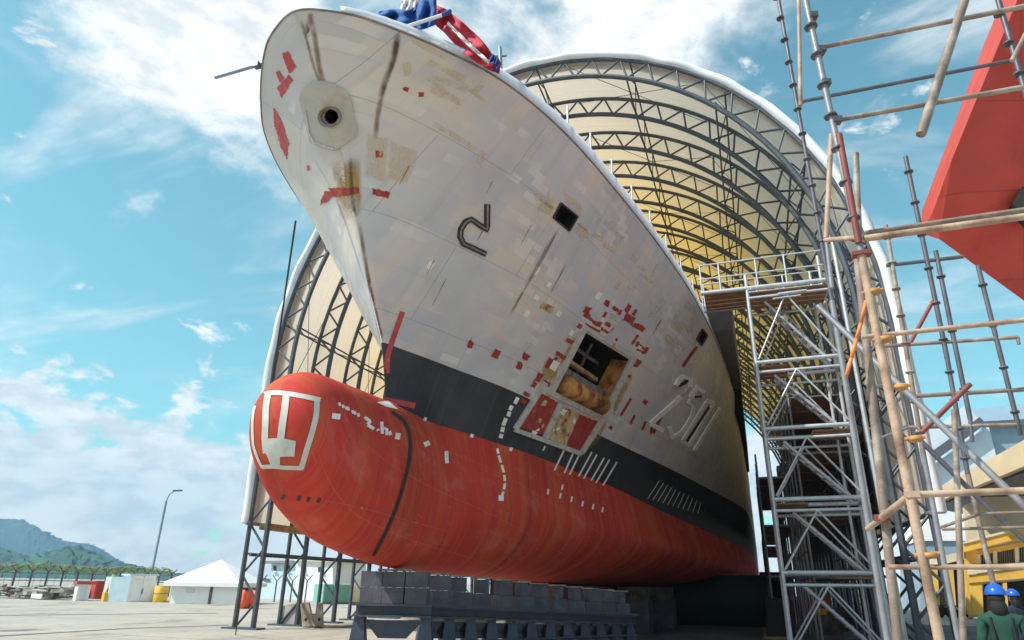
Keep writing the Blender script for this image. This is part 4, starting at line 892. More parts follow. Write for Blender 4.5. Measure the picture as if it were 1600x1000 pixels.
# ------------------------------------------------------------------ near tube scaffold on the right
sc = thing('tube_scaffold', 'tall tube scaffold with taped joints standing close on the right', 'scaffold', None, (8.2, 4.4, 0)); KO = sc.location.copy()
def st(name, pa, pb, Ya, Yb, w, m, ground=False, n=10):
    a, b = at(*pa, Ya), at(*pb, Yb); r = w*.5*((a-EYE).dot(CF)+(b-EYE).dot(CF))/2/F_PX
    if ground: lo, hi = (a, b) if a.z < b.z else (b, a); d = (lo-hi); a = lo+d*((0-lo.z)/d.z); b = hi
    return tube(name, a, b, r, M[m], sc, n, KO)
def rosettes(pa, pb, Y, n, w, m):
    a, b = at(*pa, Y), at(*pb, Y)
    for i in range(n):
        p = a.lerp(b, (i+.5)/n); r = w*.5*(p-EYE).dot(CF)/F_PX; d = (b-a).normalized()*.009; tube('rosette', p-d, p+d, r, M[m], sc, 8, KO)
YN, YB = 4.3, 7.2
st('standard', (1345, 395), (1466, 992), YN, YN, 14, 'tan', True); st('standard', (1250, -40), (1347, 400), YN, YN, 10, 'galv'); rosettes((1262, 20), (1340, 370), YN, 7, 20, 'dark_tube')
st('standard', (1311, 210), (1342, 380), YN-.02, YN-.02, 10, 'red_tube')
st('standard', (1339, 395), (1402, 990), 4.7, 4.7, 13, 'rusty', True); st('standard', (1337, 240), (1343, 400), 4.7, 4.7, 10, 'rusty')
st('standard', (1206, -60), (1300, 470), YB, YB, 6, 'dark_tube'); rosettes((1210, -20), (1290, 400), YB, 11, 12, 'dark_tube')
st('standard', (1300, 470), (1385, 990), YB, YB, 9, 'galv', True)
st('standard', (1247, -40), (1251, 165), 6.9, 6.9, 6, 'tan'); st('standard', (1299, 210), (1291, 372), 6.0, 6.0, 8, 'tan'); st('standard', (1291, 372), (1300, 450), 6.0, 6.0, 7, 'galv')
st('ledger', (1281, 74), (1640, 2), YN, YN, 8, 'rusty'); st('ledger', (1305, 188), (1640, 129), YN, YN, 8, 'rusty'); st('ledger', (1250, 159), (1583, 94), YB, YB, 6, 'dark_tube')
st('loose_tube', (1517, -30), (1439, 210), 3.9, 3.7, 14, 'rusty')
st('standard', (1548, -40), (1616, 190), 5.2, 5.2, 8, 'dark_tube'); rosettes((1553, 0), (1600, 140), 5.2, 3, 15, 'dark_tube'); st('brace', (1581, 95), (1625, 10), 5.1, 5.1, 7, 'rusty')
st('ledger', (1350, 373), (1640, 333), YN, YN, 11, 'tan'); st('ledger', (1352, 364), (1640, 322), YN+.12, YN+.12, 8, 'rusty'); st('ledger', (1290, 375), (1348, 371), 5.5, 4.6, 8, 'tan')
st('ledger', (1346, 527), (1640, 496), YN, YN, 8, 'tan'); st('ledger', (1380, 541), (1590, 527), YB, YB, 6, 'rusty'); st('ledger', (1590, 527), (1592, 538), YB, YB, 5, 'rusty')
st('ledger', (1385, 415), (1505, 401), YB, YB, 6, 'dark_tube'); st('ledger', (1430, 619), (1640, 606), YB, YB, 7, 'rusty'); st('ledger', (1420, 668), (1640, 662), YB, YB, 6, 'rusty')
for pa, pb, n in (((1415, 245), (1480, 560), 6), ((1480, 560), (1512, 740), 4), ((1384, 352), (1441, 700), 8), ((1462, 392), (1516, 655), 3), ((1528, 415), (1595, 680), 4)):
    m = 'dark_tube' if pa[0] != 1384 else 'rusty'; st('standard', pa, pb, YB, YB, 7, m); rosettes(pa, pb, YB, n, 13, m)
st('standard', (1512, 740), (1551, 907), 13.5, 13.5, 8, 'rusty', True); st('standard', (1441, 700), (1490, 960), YB, YB, 8, 'galv', True)
st('standard', (1491, 640), (1503, 951), 6.3, 6.3, 9, 'rusty', True); st('standard', (1516, 655), (1519, 690), YB, YB, 6, 'dark_tube')
st('brace', (1278, 478), (1610, 800), 5.6, 5.0, 10, 'galv'); st('brace', (1430, 680), (1532, 782), YB, YB, 8, 'dark_tube'); st('brace', (1532, 782), (1640, 880), YB, YB, 8, 'dark_tube')
st('brace', (1420, 540), (1458, 470), YB, YB, 6, 'red_tube'); st('brace', (1440, 676), (1516, 600), 6.5, 6.5, 8, 'red_tube')
st('ledger', (1374, 812), (1424, 773), 4.65, YN, 11, 'tan'); st('ledger', (1424, 773), (1640, 765), YN, YN, 11, 'tan'); st('ledger', (1356, 826), (1378, 810), 4.9, 4.65, 9, 'tan'); st('ledger', (1388, 886), (1640, 886), YN, YN, 8, 'tan')
st('ledger', (1470, 824), (1530, 803), 6.8, 6.4, 5, 'rusty'); st('ledger', (1530, 803), (1640, 799), 6.4, 6.4, 5, 'rusty'); st('ledger', (1472, 827), (1640, 823), 6.4, 6.4, 5, 'rusty')
st('ledger', (1360, 690), (1420, 668), 6.5, 6.9, 4, 'galv'); st('ledger', (1365, 605), (1400, 600), 6.5, 6.9, 5, 'galv')
for px, py in ((1366, 456), (1383, 530), (1408, 605), (1430, 686), (1452, 868)):
    a = at(px, py, YN); tube('taped_coupler', a+Vector((0, 0, -.015)), a+Vector((0, 0, .015)), .036, M['orange'], sc, 10, KO); tube('coupler_arm', a-Vector((.07, 0, 0)), a+Vector((.05, 0, .01)), .012, M['orange'], sc, 8, KO)
a = at(1346, 397, YN); boxo('coupler', a, (.11, .07, .025), M['red_tube'], sc, 0, KO); a = at(1425, 773, YN); boxo('coupler', a, (.07, .06, .035), M['tan'], sc, 0, KO); a = at(1378, 809, 4.65); boxo('coupler', a, (.08, .07, .035), M['red_tube'], sc, 0, KO)
for px, py, Y in ((1283, 78, YN), (1307, 188, YN), (1270, 25, YN), (1290, 130, YN), (1251, 160, YB)): a = at(px, py, Y); boxo('coupler', a, (.06, .055, .045), M['dark_tube'], sc, .3, KO)
# ------------------------------------------------------------------ clutter of scaffold and a crane inside the shed beside the hull
def bay_scaffold(x0, x1, y0, y1, lv, label, m1='dark_tube', step=2.4):
    t = thing('shed_scaffold', label, 'scaffold', 'scaffolds beside the hull inside the shed', (x0, y0, 0)); o = t.location
    ny = max(1, int((y1-y0)/step)); rr = random.Random(int(x0*10+y0))
    for i in range(ny+1):
        y = y0+(y1-y0)*i/ny
        for x in (x0, x1): tube('standard', (x, y, 0), (x, y, lv[-1]+1.1), .045, M[m1 if rr.random() < .6 else 'galv'], t, 6, o)
        for z in lv: tube('transom', (x0, y, z), (x1, y, z), .035, M['galv'], t, 6, o)
    for z in lv:
        for x in (x0, x1):
            tube('ledger', (x, y0, z), (x, y1, z), .035, M['galv'], t, 6, o); tube('ledger', (x, y0, z+.9), (x, y1, z+.9), .03, M['galv'], t, 6, o)
        boxo('plank', ((x0+x1)/2, (y0+y1)/2, z+.04), ((x1-x0)*.9, y1-y0, .05), M['ply'], t, 0, o)
    for i in range(0, ny, 2): tube('brace', (x1, y0+(y1-y0)*i/ny, 0), (x1, y0+(y1-y0)*min(ny, i+1)/ny, lv[min(1, len(lv)-1)]), .03, M['galv'], t, 6, o)
bay_scaffold(7.35, 8.5, 33, 47, [2.2, 4.3, 6.4], 'dense tube scaffold lining the hull flank deep in the shed')
bay_scaffold(8.7, 10.5, 26.5, 38, [2.1, 4.2, 6.3, 8.4], 'pale tube scaffold just behind the aluminium access tower', 'galv', 2.2)
bay_scaffold(7.4, 8.7, 50, 66, [2.2, 4.3], 'farthest tube scaffold seen low at the end of the shed')
bay_scaffold(9.2, 10.6, 60, 72, [2.2, 4.3, 6.4, 8.2], 'tall tube scaffold near the open far end of the shed')
cr = thing('boom_lift', 'orange lattice mast lift standing between the hull and shed wall', 'lift', None, (9.25, 44, 0)); co_ = cr.location
q = MB()
for sx in (-.35, .35):
    for sy in (-.35, .35): q.bar((sx, sy, .6), (sx, sy, 7.6), .07, 5)
for i in range(9):
    z = .6+i*.78; s = 1 if i % 2 else -1; q.bar((-.35*s, -.35, z), (.35*s, -.35, z+.78), .045, 4); q.bar((.35, -.35*s, z), (.35, .35*s, z+.78), .045, 4)
M['liftor'] = mat('lift_orange', (.90, .36, .03), .5, 0, .15, 3); q.build('lattice_mast', M['liftor'], cr); boxo('chassis', (0, 0, .42), (1.8, 2.2, .55), M['liftor'], cr); boxo('cage', (0, 0, 8.1), (1.3, 1.3, 1.0), M['galv'], cr)
for sx in (-.8, .8):
    for sy in (-.7, .7): tube('wheel', (sx-.12, sy, .28), (sx+.12, sy, .28), .28, M['black'], cr, 14)
for i, y in enumerate((30, 34, 38.5, 43, 48, 54)):  # dark stacks added to block the bright gap beside the hull
    t = thing('blocking_stack', ('nearest', 'second', 'third', 'fourth', 'fifth', 'farthest')[i]+' low dark tarpaulin-covered stack added at the hull foot to block bright ground', 'stack', 'added dark stacks along the hull foot', (7.5, y, 0)); q = MB(); q.hexa([(-.55, -1.4, 0), (.5, -1.5, 0), (.55, 1.5, 0), (-.5, 1.4, 0), (-.4, -1.2, 1.35), (.35, -1.3, 1.2+.1*(i % 3)), (.4, 1.2, 1.3), (-.4, 1.2, 1.4)]); q.build('tarpaulin', M['hair'], t); boxo('pallet', (0, 0, .04), (1.3, 3.2, .08), M['ply'], t)
for i, (x, y, w, h, m) in enumerate(((8.9, 43, 1.0, 1.1, 'red'), (9.9, 46, 1.4, 1.3, 'red'), (8.4, 52, 1.6, 1.2, 'white'), (10.2, 36, 1.0, .9, 'junk'), (9.3, 31, .9, .7, 'junk'))):
    t = thing('equipment_box', ('red', 'dark red', 'white', 'dark', 'low dark')[i]+' equipment cabinet on the shed floor beside the access tower', 'cabinet', 'equipment cabinets on the shed floor', (x, y, 0))
    boxo('cabinet_body', (0, 0, h/2+.08), (w, w*.8, h), M[m], t); boxo('skid', (0, 0, .04), (w*1.05, w*.85, .08), M['dark_tube'], t)
    boxo('cabinet_door', (0, -w*.4-.012, h*.5+.08), (w*.8, .024, h*.8), M[m], t)
for i, (x0, x1, y, h) in enumerate(((-7, 7.2, 36.5, 2.3), (6.9, 9.0, 63, 3.0), (7.0, 8.2, 47.3, 2.2))):  # black sheets added to block bright ground and darken the hull underside
    t = thing('light_blocker', ('wide added black sheet blocking light under the hull between the blocks', 'added black blocking sheet at the far end of the hull side scaffold', 'small added black blocking sheet on the hull side scaffold')[i], 'screen', None, ((x0+x1)/2, y, 0))
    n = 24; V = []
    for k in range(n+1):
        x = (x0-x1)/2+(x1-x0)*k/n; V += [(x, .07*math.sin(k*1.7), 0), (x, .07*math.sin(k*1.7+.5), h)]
    me = mesh_py('blocker_cloth', V, [(2*k, 2*k+2, 2*k+3, 2*k+1) for k in range(n)], True); me.materials.append(M['black']); o = ob('blocker_cloth', me, t); o.modifiers.new('thickness', 'SOLIDIFY').thickness = .02; tube('top_rail', ((x0-x1)/2, 0, h), ((x1-x0)/2, 0, h), .03, M['dark_tube'], t, 6)
# ------------------------------------------------------------------ red ship bow on the right
rs = thing('red_ship', 'red primed bow of another vessel overhanging the scaffold at upper right', 'ship', None, (14, 14, 0)); ro = rs.location
M['redhull'] = mat('red_oxide_hull_paint', (.52, .055, .036), .7, 0, .16, .9, .15, 8, (.42, .028, .02), .8, .52, .7)
_n = M['redhull'].node_tree; _b = _n.nodes['Principled BSDF']; _g = _n.nodes.new('ShaderNodeNewGeometry'); _m = _n.nodes.new('ShaderNodeMapping'); _m.inputs['Rotation'].default_value = (R(90), R(8), 0); _n.links.new(_g.outputs['Position'], _m.inputs[0])
_t = _n.nodes.new('ShaderNodeTexBrick'); _t.inputs['Scale'].default_value = 1; _t.inputs['Brick Width'].default_value = 2.4; _t.inputs['Row Height'].default_value = 1.3; _t.inputs['Mortar Size'].default_value = .012; _n.links.new(_m.outputs[0], _t.inputs['Vector'])
_x = _n.nodes.new('ShaderNodeMix'); _x.data_type = 'RGBA'; _old = _b.inputs['Base Color'].links[0].from_socket; _k = _n.nodes.new('ShaderNodeMath'); _k.operation = 'MULTIPLY'; _k.inputs[1].default_value = .45; _n.links.new(_t.outputs['Fac'], _k.inputs[0]); _n.links.new(_k.outputs[0], _x.inputs[0]); _n.links.new(_old, _x.inputs[6]); _x.inputs[7].default_value = (.20, .03, .025, 1); _n.links.new(_x.outputs[2], _b.inputs['Base Color'])
S0, S1, S2 = at(1606, -40, 10.0), at(1487, 250, 11.0), at(1457, 333, 11.5); S3, S4 = at(1468, 374, 11.7), at(1600, 470, 12.3)
L0, L1, L2 = at(1582, -40, 13.0), at(1474, 250, 13.2), at(1455, 325, 12.8)
bx_ = Vector((1, .32, 0)).normalized()*22
keel = S4+(S4-S3).normalized()*5.0; keel.z = 1.9; B4 = S4+Vector((1.5, 3.5, 3.4)); Bk = keel+Vector((1.5, 5, 3.4))
Vv = [S0, S1, S2, S3, S4, keel, keel+bx_, S0+bx_, L0+Vector((0, 2, 0)), L1+Vector((0, 2, 0)), L2+Vector((0, 1, 0)), Bk, S0+bx_+Vector((0, 6, 0)), Bk+bx_, L0, L1, L2, B4]
Fc = [(0, 1, 2, 3, 4, 5, 6, 7), (0, 14, 15, 1), (1, 15, 16, 2), (14, 8, 9, 15), (15, 9, 10, 16), (2, 16, 10, 3), (3, 10, 17, 4), (4, 17, 11, 5), (0, 7, 12, 8, 14), (5, 11, 13, 6), (6, 13, 12, 7), (8, 12, 13, 11, 17, 10, 9)]
me = mesh_py('bow_shell', [Vector(v)-ro for v in Vv], Fc); me.materials.append(M['redhull']); ob('bow_shell', me, rs)
pl = [at(x, y, 11.62) for x, y in ((1590, 303), (1612, 330), (1600, 356), (1574, 330))]; q = MB(); q.prism(pl, (0, -.25, 0)); q.build('hull_opening', M['inner'], rs, False, ro)
stt = thing('keel_stand', 'steel stand under the red vessel beyond the frame', 'stand', None, (keel.x+3, keel.y+2, 0)); boxo('pedestal', (0, 0, .93), (1.4, 3, 1.84), M['steel_blue'], stt); boxo('foot_plate', (0, 0, .01), (2, 3.4, .02), M['steel_blue'], stt)
# ------------------------------------------------------------------ buildings on the right
wh = thing('warehouse', 'pale gabled warehouse with blue-grey roof behind the ochre building', 'warehouse', None, at(1530, 760, 95)); wo = wh.location.copy(); wh.location.z = 0; wo.z = 0
def face(name, pts, Y, d, m, parent, o):
    q = MB(); q.prism([at(x, y, Y) for x, y in pts], d); return q.build(name, m, parent, False, o)
g1, g2 = at(1440, 735, 95), at(1537, 665, 95)
q = MB(); pw = [Vector((g1.x-2, 95, 0)), Vector((g2.x+.5, 95, 0)), g2+Vector((.5, 0, 0)), g1+Vector((-2, 0, -1.6))]; q.prism(pw, (0, 30, 0)); q.build('gable_wall', M['gable'], wh, False, wo)
q = MB(); d = (g2-g1).normalized(); nrm = Vector((-d.z, 0, d.x)); q.prism([g1-d*2, g2, g2+nrm*1.0, g1-d*2+nrm*1.0], (0, -1.2, 0)); q.build('verge_trim', M['dark_tube'], wh, False, wo)
q = MB(); q.prism([g1-d*2+nrm*1.0, g2+nrm*1.0, g2+nrm*3.0, g1-d*2+nrm*3.0], (0, -.6, 0)); q.build('roof_edge', M['gable'], wh, False, wo)
h1, h2, h3, h4 = at(1526, 662, 96), at(1700, 652, 96), at(1700, 622, 118), at(1520, 642, 118)
q = MB(); q.prism([h1, h2, h3, h4], (0, 0, .25)); q.build('roof_slope', M['roofblue'], wh, False, wo)
q = MB(); q.box(((h1.x+h2.x)/2+1, 98, h1.z/2), (h2.x-h1.x, 2.5, h1.z-.3)); q.build('side_wall', M['roofblue'], wh, False, wo)
q = MB(); q.bar(h1+Vector((0, -.2, -.1)), h2+Vector((0, -.2, -.1)), .35, 4); q.build('gutter', M['dark_tube'], wh, False, wo)
ochre = thing('ochre_building', 'ochre two-storey workshop with brown louvres and a sloping cream roof fascia', 'building', None, (24, 60, 0)); oo = ochre.location
YW = 58.0
q = MB(); a = at(1513, 850, YW); q.box((a.x+14.1, YW+6.2, at(1513, 850, YW).z/2), (28, 12, at(1513, 850, YW).z)); 
def quadY(name, pts, Y, th, m): return face(name, pts, Y, (0, th, 0), m, ochre, oo)
quadY('front_wall', [(1515, 965), (1515, 852), (1640, 818), (1640, 965)], YW, .3, M['cream']); quadY('upper_wall', [(1512, 852), (1505, 790), (1640, 735), (1640, 818)], YW+1.4, .3, M['cream'])
quadY('corner_column', [(1512, 960), (1508, 850), (1526, 846), (1531, 960)], YW-.4, .39, M['ochre']); quadY('eave_fascia', [(1505, 863), (1505, 850), (1640, 815), (1640, 830)], YW-1.2, 1.1, M['ochre']); quadY('eave_lip', [(1505, 850), (1505, 847), (1640, 811), (1640, 815)], YW-1.3, 1.2, M['cream'])
quadY('window_beam', [(1520, 870), (1520, 862), (1640, 838), (1640, 847)], YW-.12, .11, M['ochre'])
for x0, x1 in ((1532, 1553), (1558, 1586), (1592, 1622)):
    w = quadY('louvre_window', [(x0, 888), (x0-1, 866-(x0-1532)*.19), (x1-2, 866-(x1-1532)*.19), (x1, 888)], YW-.03, .02, M['inner']); n = int((x1-x0)/3.2)
    for i in range(n):
        f = (i+.5)/n; x = x0+(x1-x0)*f; boxp = [(x-.7, 887), (x-1.6, 866.5-(x-1532)*.19), (x-.2, 866.2-(x-1532)*.19), (x+.7, 887)]; q = MB(); q.prism([at(*p, YW-.06)-oo for p in boxp], (0, .025, 0)); q.build('louvre_slat', M['louvre'], w)
    q = MB(); q.bar(at(x0-3, 890, YW-.1)-oo, at(x0-4, 866-(x0-1532)*.19, YW-.1)-oo, .16, 4); q.build('window_mullion', M['cream'], ochre)
a0, a1 = at(1512, 898, YW-2.6), at(1640, 880, YW-2.6); q = MB(); q.hexa([a0, a1, at(1640, 884, YW), at(1524, 889, YW), a0+Vector((0, 0, .25)), a1+Vector((0, 0, .25)), at(1640, 876, YW), at(1524, 882, YW)]); q.build('awning', M['cream'], ochre, False, oo)
quadY('awning_beam', [(1514, 911), (1512, 899), (1640, 884), (1640, 900)], YW-2.5, .3, M['ochre']); quadY('ground_opening', [(1537, 962), (1537, 913), (1640, 903), (1640, 962)], YW-.05, .04, M['inner'])
for x0, x1 in ((1516, 1534), (1567, 1573), (1604, 1610)): quadY('awning_column', [(x0+4, 960), (x0, 911), (x1, 909), (x1+3, 960)], YW-2.4, .25, M['ochre'])
# sloping cream roof fascia above, with dark underside
YF = 48.0; r0, r1, r2, r3 = at(1452, 790, YF+18), at(1640, 712, YF-6), at(1640, 665, YF-6), at(1452, 770, YF+18)
q = MB(); q.prism([r0, r1, r2, r3], (.4, .6, 0)); q.build('roof_fascia', mat('cream_roof_sheet', (.66, .52, .34), .6, 0, .08, .6), ochre, False, oo)
q = MB(); q.hexa([r0+Vector((.5, 1, -.1)), r1+Vector((.5, 1, -.1)), r1+Vector((6, 10, -.1)), r0+Vector((6, 10, -.1)), r0+Vector((.5, 1, .1)), r1+Vector((.5, 1, .1)), r1+Vector((6, 10, .1)), r0+Vector((6, 10, .1))]); q.build('roof_soffit', M['dark_tube'], ochre, False, oo)
for f in (.25, .5, .75):
    p = r0.lerp(r1, f)+Vector((3, 6, 0)); tube('roof_post', (p.x, p.y, 0), p+Vector((0, 0, -.15)), .18, M['cream'], ochre, 8, oo)
an = thing('yellow_annex', 'low yellow colonnade with dark openings beyond the shed legs', 'building', None, at(1490, 940, 66)); ao = an.location.copy(); ao.z = 0; an.location.z = 0
face('back_wall', [(1462, 962), (1462, 872), (1514, 860), (1514, 962)], 67, (0, .3, 0), M['inner'], an, ao); face('lintel', [(1455, 886), (1455, 874), (1516, 858), (1516, 872)], 66, (0, .5, 0), M['cream'], an, ao)
for x in (1458, 1483, 1504): face('column', [(x+5, 960), (x, 884), (x+6, 882), (x+12, 960)], 66.0-.3, (0, .29, 0), M['ochre'], an, ao)
tk = thing('storage_dome', 'white round-topped fabric store beyond the yellow colonnade', 'shed', None, at(1465, 940, 80)); ko = tk.location.copy(); ko.z = 0; tk.location.z = 0
pts = [(1436, 845), (1444, 822), (1456, 806), (1470, 797), (1490, 790), (1512, 788), (1512, 845)]; face('fabric_end', pts, 80, (0, 12, 0), M['tent'], tk, ko); face('end_wall', [(1438, 965), (1438, 845.5), (1512, 845.5), (1512, 965)], 80.3, (0, 11, 0), M['roofblue'], tk, ko)
for i, (x0, x1, y0) in enumerate(((1478, 1492, 930), (1496, 1506, 936), (1548, 1562, 932))):
    t = thing('parked_scooter', ('dark', 'white', 'grey')[i]+' parked scooter in front of the yellow building', 'scooter', 'scooters parked by the yellow building', on_ground((x0+x1)/2, 966)); o = Vector((0, 0, 0))
    for dx in (-.6, .6): tube('wheel', (dx, -.06, .28), (dx, .06, .28), .28, M['black'], t, 14)
    q = MB(); q.hexa([(-.75, -.14, .35), (.2, -.14, .3), (.2, .14, .3), (-.75, .14, .35), (-.85, -.16, .75), (.05, -.14, .68), (.05, .14, .68), (-.85, .16, .75)]); q.build('body', M[('hair', 'white', 'galv')[i]], t)
    q = MB(); q.hexa([(.35, -.2, .35), (.5, -.2, .35), (.5, .2, .35), (.35, .2, .35), (.3, -.15, .95), (.42, -.15, .95), (.42, .15, .95), (.3, .15, .95)]); q.build('leg_shield', M[('hair', 'white', 'galv')[i]], t); tube('handlebar', (.3, -.32, 1.02), (.3, .32, 1.02), .02, M['black'], t, 6); tube('fork', (.6, 0, .28), (.34, 0, 1.0), .03, M['black'], t, 6)
    boxo('seat', (-.35, 0, .79), (.7, .26, .08), M['black'], t)
# ------------------------------------------------------------------ yard on the left
tent = thing('marquee', 'white pyramid-roofed marquee with plain side walls on the far concrete', 'marquee', None, on_ground(318, 944)); to = tent.location.copy()
tl, tr_ = on_ground(264, 943), on_ground(366, 945); wd = (tr_-tl).length; ax = (tr_-tl).normalized(); ay = Vector((-ax.y, ax.x, 0)); dep = 4.0
E_H = (at(264, 909, tl.y)).z; P_H = (at(318, 877, tl.y)).z; 
c0, c1, c2, c3 = tl, tr_, tr_+ay*dep, tl+ay*dep; up = Vector((0, 0, 1)); pk_ = (c0+c2)/2+up*P_H*1.07
for n_, a, b in (('wall_panel', c0, c0.lerp(c1, .60)), ('wall_panel', c0.lerp(c1, .63), c1), ('wall_panel', c1, c2), ('wall_panel', c2, c3), ('wall_panel', c3, c0)):
    q = MB(); q.prism([a, b, b+up*(E_H-.1), a+up*(E_H-.1)], ay*.05 if (b-a).dot(ax) > .1 or (b-a).dot(ax) < -.1 else ax*.05); q.build(n_, M['tent'], tent, False, to)
ov = .45; e = [c0-ax*ov-ay*ov, c1+ax*ov-ay*ov, c2+ax*ov+ay*ov, c3-ax*ov+ay*ov]; e = [p+up*E_H for p in e]
q = MB(); q.add(e+[pk_]+[p-up*.28 for p in e], [(0, 1, 4), (1, 2, 4), (2, 3, 4), (3, 0, 4), (0, 5, 6, 1), (1, 6, 7, 2), (2, 7, 8, 3), (3, 8, 5, 0)]); q.build('roof_cloth', M['tent'], tent, False, to)
q = MB(); a = c0.lerp(c1, .615); q.bar(a, a+up*E_H, .12, 6); q.build('post', M['dark_tube'], tent, False, to)
q = MB(); a, b = c0.lerp(c1, .22)-ay*.03, c0.lerp(c1, .36)-ay*.03; q.prism([a+up*E_H*.5, b+up*E_H*.5, b+up*E_H*.72, a+up*E_H*.72], ay*.02); q.build('pale_notice', M['whiteblue'], tent, False, to)
def ground_box(name, label, cat, x0, x1, ybase, ytop, depth, m, parts=(), group=None):
    a, b = on_ground(x0, ybase), on_ground(x1, ybase); h = at((x0+x1)/2, ytop, (a.y+b.y)/2).z; c = (a+b)/2; w = (b-a).length; rz = math.atan2(b.y-a.y, b.x-a.x)
    t = thing(name, label, cat, group, c); t.rotation_euler = (0, 0, rz); boxo('body', (0, depth/2, h/2), (w, depth, h), m, t); return t, w, h
t, w, h = ground_box('site_cabin', 'pale blue-white site cabin with double doors beside the marquee', 'cabin', 197, 237, 940.5, 899, 4.0, M['white'])
q = MB(); q.prism([(-w/2-.001, 0, 0), (-w/2-.001, 3.99, 0), (-w/2-1.2, 3.99, 0), (-w/2-1.2, .8, 0)], (0, 0, h*.93)); q.build('side_wall', M['whiteblue'], t)
for s in (-1, 1): boxo('door', (s*w*.2, -.03, h*.42), (w*.36, .06, h*.78), M['white'], t); boxo('vent', (s*w*.24, -.05, h*.95), (w*.42, .2, .16), M['tent'], t)
boxo('roof', (0, 2, h+.05), (w+.3, 4.3, .1), M['whiteblue'], t); boxo('door_handle', (.06, -.08, h*.4), (.06, .05, .4), M['dark_tube'], t)
t, w, h = ground_box('small_kiosk', 'small white kiosk with a rusty red roof at the junk pile end', 'kiosk', 117, 137, 939, 913, 1.8, M['white']); boxo('roof', (.1, .9, h+.1), (w+.5, 2.2, .2), M['red'], t); boxo('door', (0, -.03, h*.42), (w*.45, .05, h*.75), M['whiteblue'], t)
t, w, h = ground_box('red_skip', 'dark red steel skip between the kiosk and yellow machine', 'skip', 145, 163, 936, 909, 2.2, M['red']); boxo('rim', (0, 1.1, h+.03), (w+.15, 2.3, .08), M['red'], t); boxo('skid', (0, 1.1, .05), (w*1.05, 2.0, .10), M['dark_tube'], t)
for k in range(4): boxo('rib', (-w/2+w*(k+.5)/4, -.04, h*.5), (.07, .07, h*.92), M['red'], t)
t, w, h = ground_box('yellow_machine', 'small yellow compactor with a raised arm left of the site cabin', 'machine', 161, 182, 940, 926, 1.4, M['yellow']); tube('arm', (-w*.3, .7, h), (-w*.05, .7, h+1.3), .10, M['yellow'], t); tube('roller', (w*.3, .1, .3), (w*.3, 1.3, .3), .31, M['dark_tube'], t, 14); boxo('seat', (0, .7, h+.15), (.5, .5, .3), M['black'], t)
for i, (x, yb, yt, w) in enumerate(((241, 940, 923, .75), (249, 941, 915, .5))):
    p = on_ground(x, yb); z = at(x, yt, p.y).z; t = thing('yellow_drum', ('short fat yellow drum', 'tall thin yellow bollard')[i]+' standing between the cabin and marquee', 'drum', None, p)
    tube('barrel', (0, 0, 0), (0, 0, z*.97), w, M['yellow'], t, 16); tube('lid', (0, 0, z*.97), (0, 0, z), w*.9, M['ochre'], t, 16); tube('hoop', (0, 0, z*.5), (0, 0, z*.54), w*1.03, M['dark_tube'], t, 16)
# junk and pipes along the fence
rr = random.Random(3); jp = [(8, 935), (28, 934), (48, 936), (66, 934), (84, 937), (100, 935)]
for i, (x, y) in enumerate(jp):
    p = on_ground(x, y); t = thing('scrap_heap', ('leftmost', 'second from left', 'third from left', 'fourth from left', 'fifth from left', 'rightmost')[i]+' heap of dark scrap timber and pipes along the fence', 'scrap heap', 'scrap heaps along the fence', p)
    for k in range(9):
        a = Vector((rr.uniform(-2.2, 2.2), rr.uniform(-.5, 1.2), rr.uniform(.1, 1.0))); d = Vector((rr.uniform(.8, 2.2), rr.uniform(-.4, .4), rr.uniform(-.12, .12))); tube('pipe', a-d*.5, a+d*.5, rr.uniform(.06, .14), M[rr.choice(('junk', 'rusty', 'dark_tube', 'conc'))], t, 7)
    for k in range(5): boxo('scrap_slab', (rr.uniform(-1.8, 1.8), rr.uniform(-.4, 1), rr.uniform(.2, .75)), (rr.uniform(.6, 1.6), rr.uniform(.5, 1), rr.uniform(.2, .5)), M[rr.choice(('junk', 'junk', 'conc', 'white'))], t, rr.uniform(-.4, .4))
# security fence with outward arms, mesh and coiled wire
fn = thing('security_fence', 'tall security fence with outward arms and yellow-green coiled wire before the hills', 'fence', None, on_ground(120, 930)); fo = fn.location.copy()
fa, fb = on_ground(-420, 934), on_ground(262, 932.5); FL = (fb-fa).length; fdir = (fb-fa).normalized(); nP = 24; H = at(120, 889, fo.y).z
M['coil'] = mat('coiled_wire', (.36, .38, .10), .6, .0, .3, 4); M['mesh'] = mat('fence_wire', (.16, .28, .27), .5, .2, .1, 3)
for i in range(nP+1):
    p = fa+fdir*FL*i/nP; po = tube('post', p, p+up*H*.86, .085, M['dark_tube'], fn, 6, fo); q = MB(); q.bar(p+up*H*.85, p+up*H*1.05+fdir*.45, .06, 5); q.bar(p+up*H*.85, p+up*H*1.05-fdir*.45, .05, 5); q.build('barb_arm', M['dark_tube'], fn, False, fo)
for f in (.05, .3, .55, .8): tube('rail_wire', fa+up*H*f, fb+up*H*f, .04, M['mesh'], fn, 5, fo)
q = MB(); n = int(FL/.55)
for i in range(n+1): p = fa+fdir*FL*i/n; q.bar(p, p+up*H*.82, .016, 3)
q.build('wire_mesh', M['mesh'], fn, False, fo)['kind'] = 'stuff'
for i in range(nP):
    q = MB(); a = fa+fdir*FL*i/nP; L_ = FL/nP; pts = []
    for k in range(91):
        f = k/90; an_ = f*2*math.pi*(8+i%3)+i; sag = (.02+.10*math.sin(i*2.1)**2)*math.sin(math.pi*f)+.12*math.sin(i*.9+f*3); pts.append(a+fdir*L_*f+up*(H*.95+sag+.27*math.sin(an_))+Vector((0, .27*math.cos(an_), 0)))
    q.path(pts, .026, 3); q.build('coiled_wire', M['coil'], fn, False, fo)
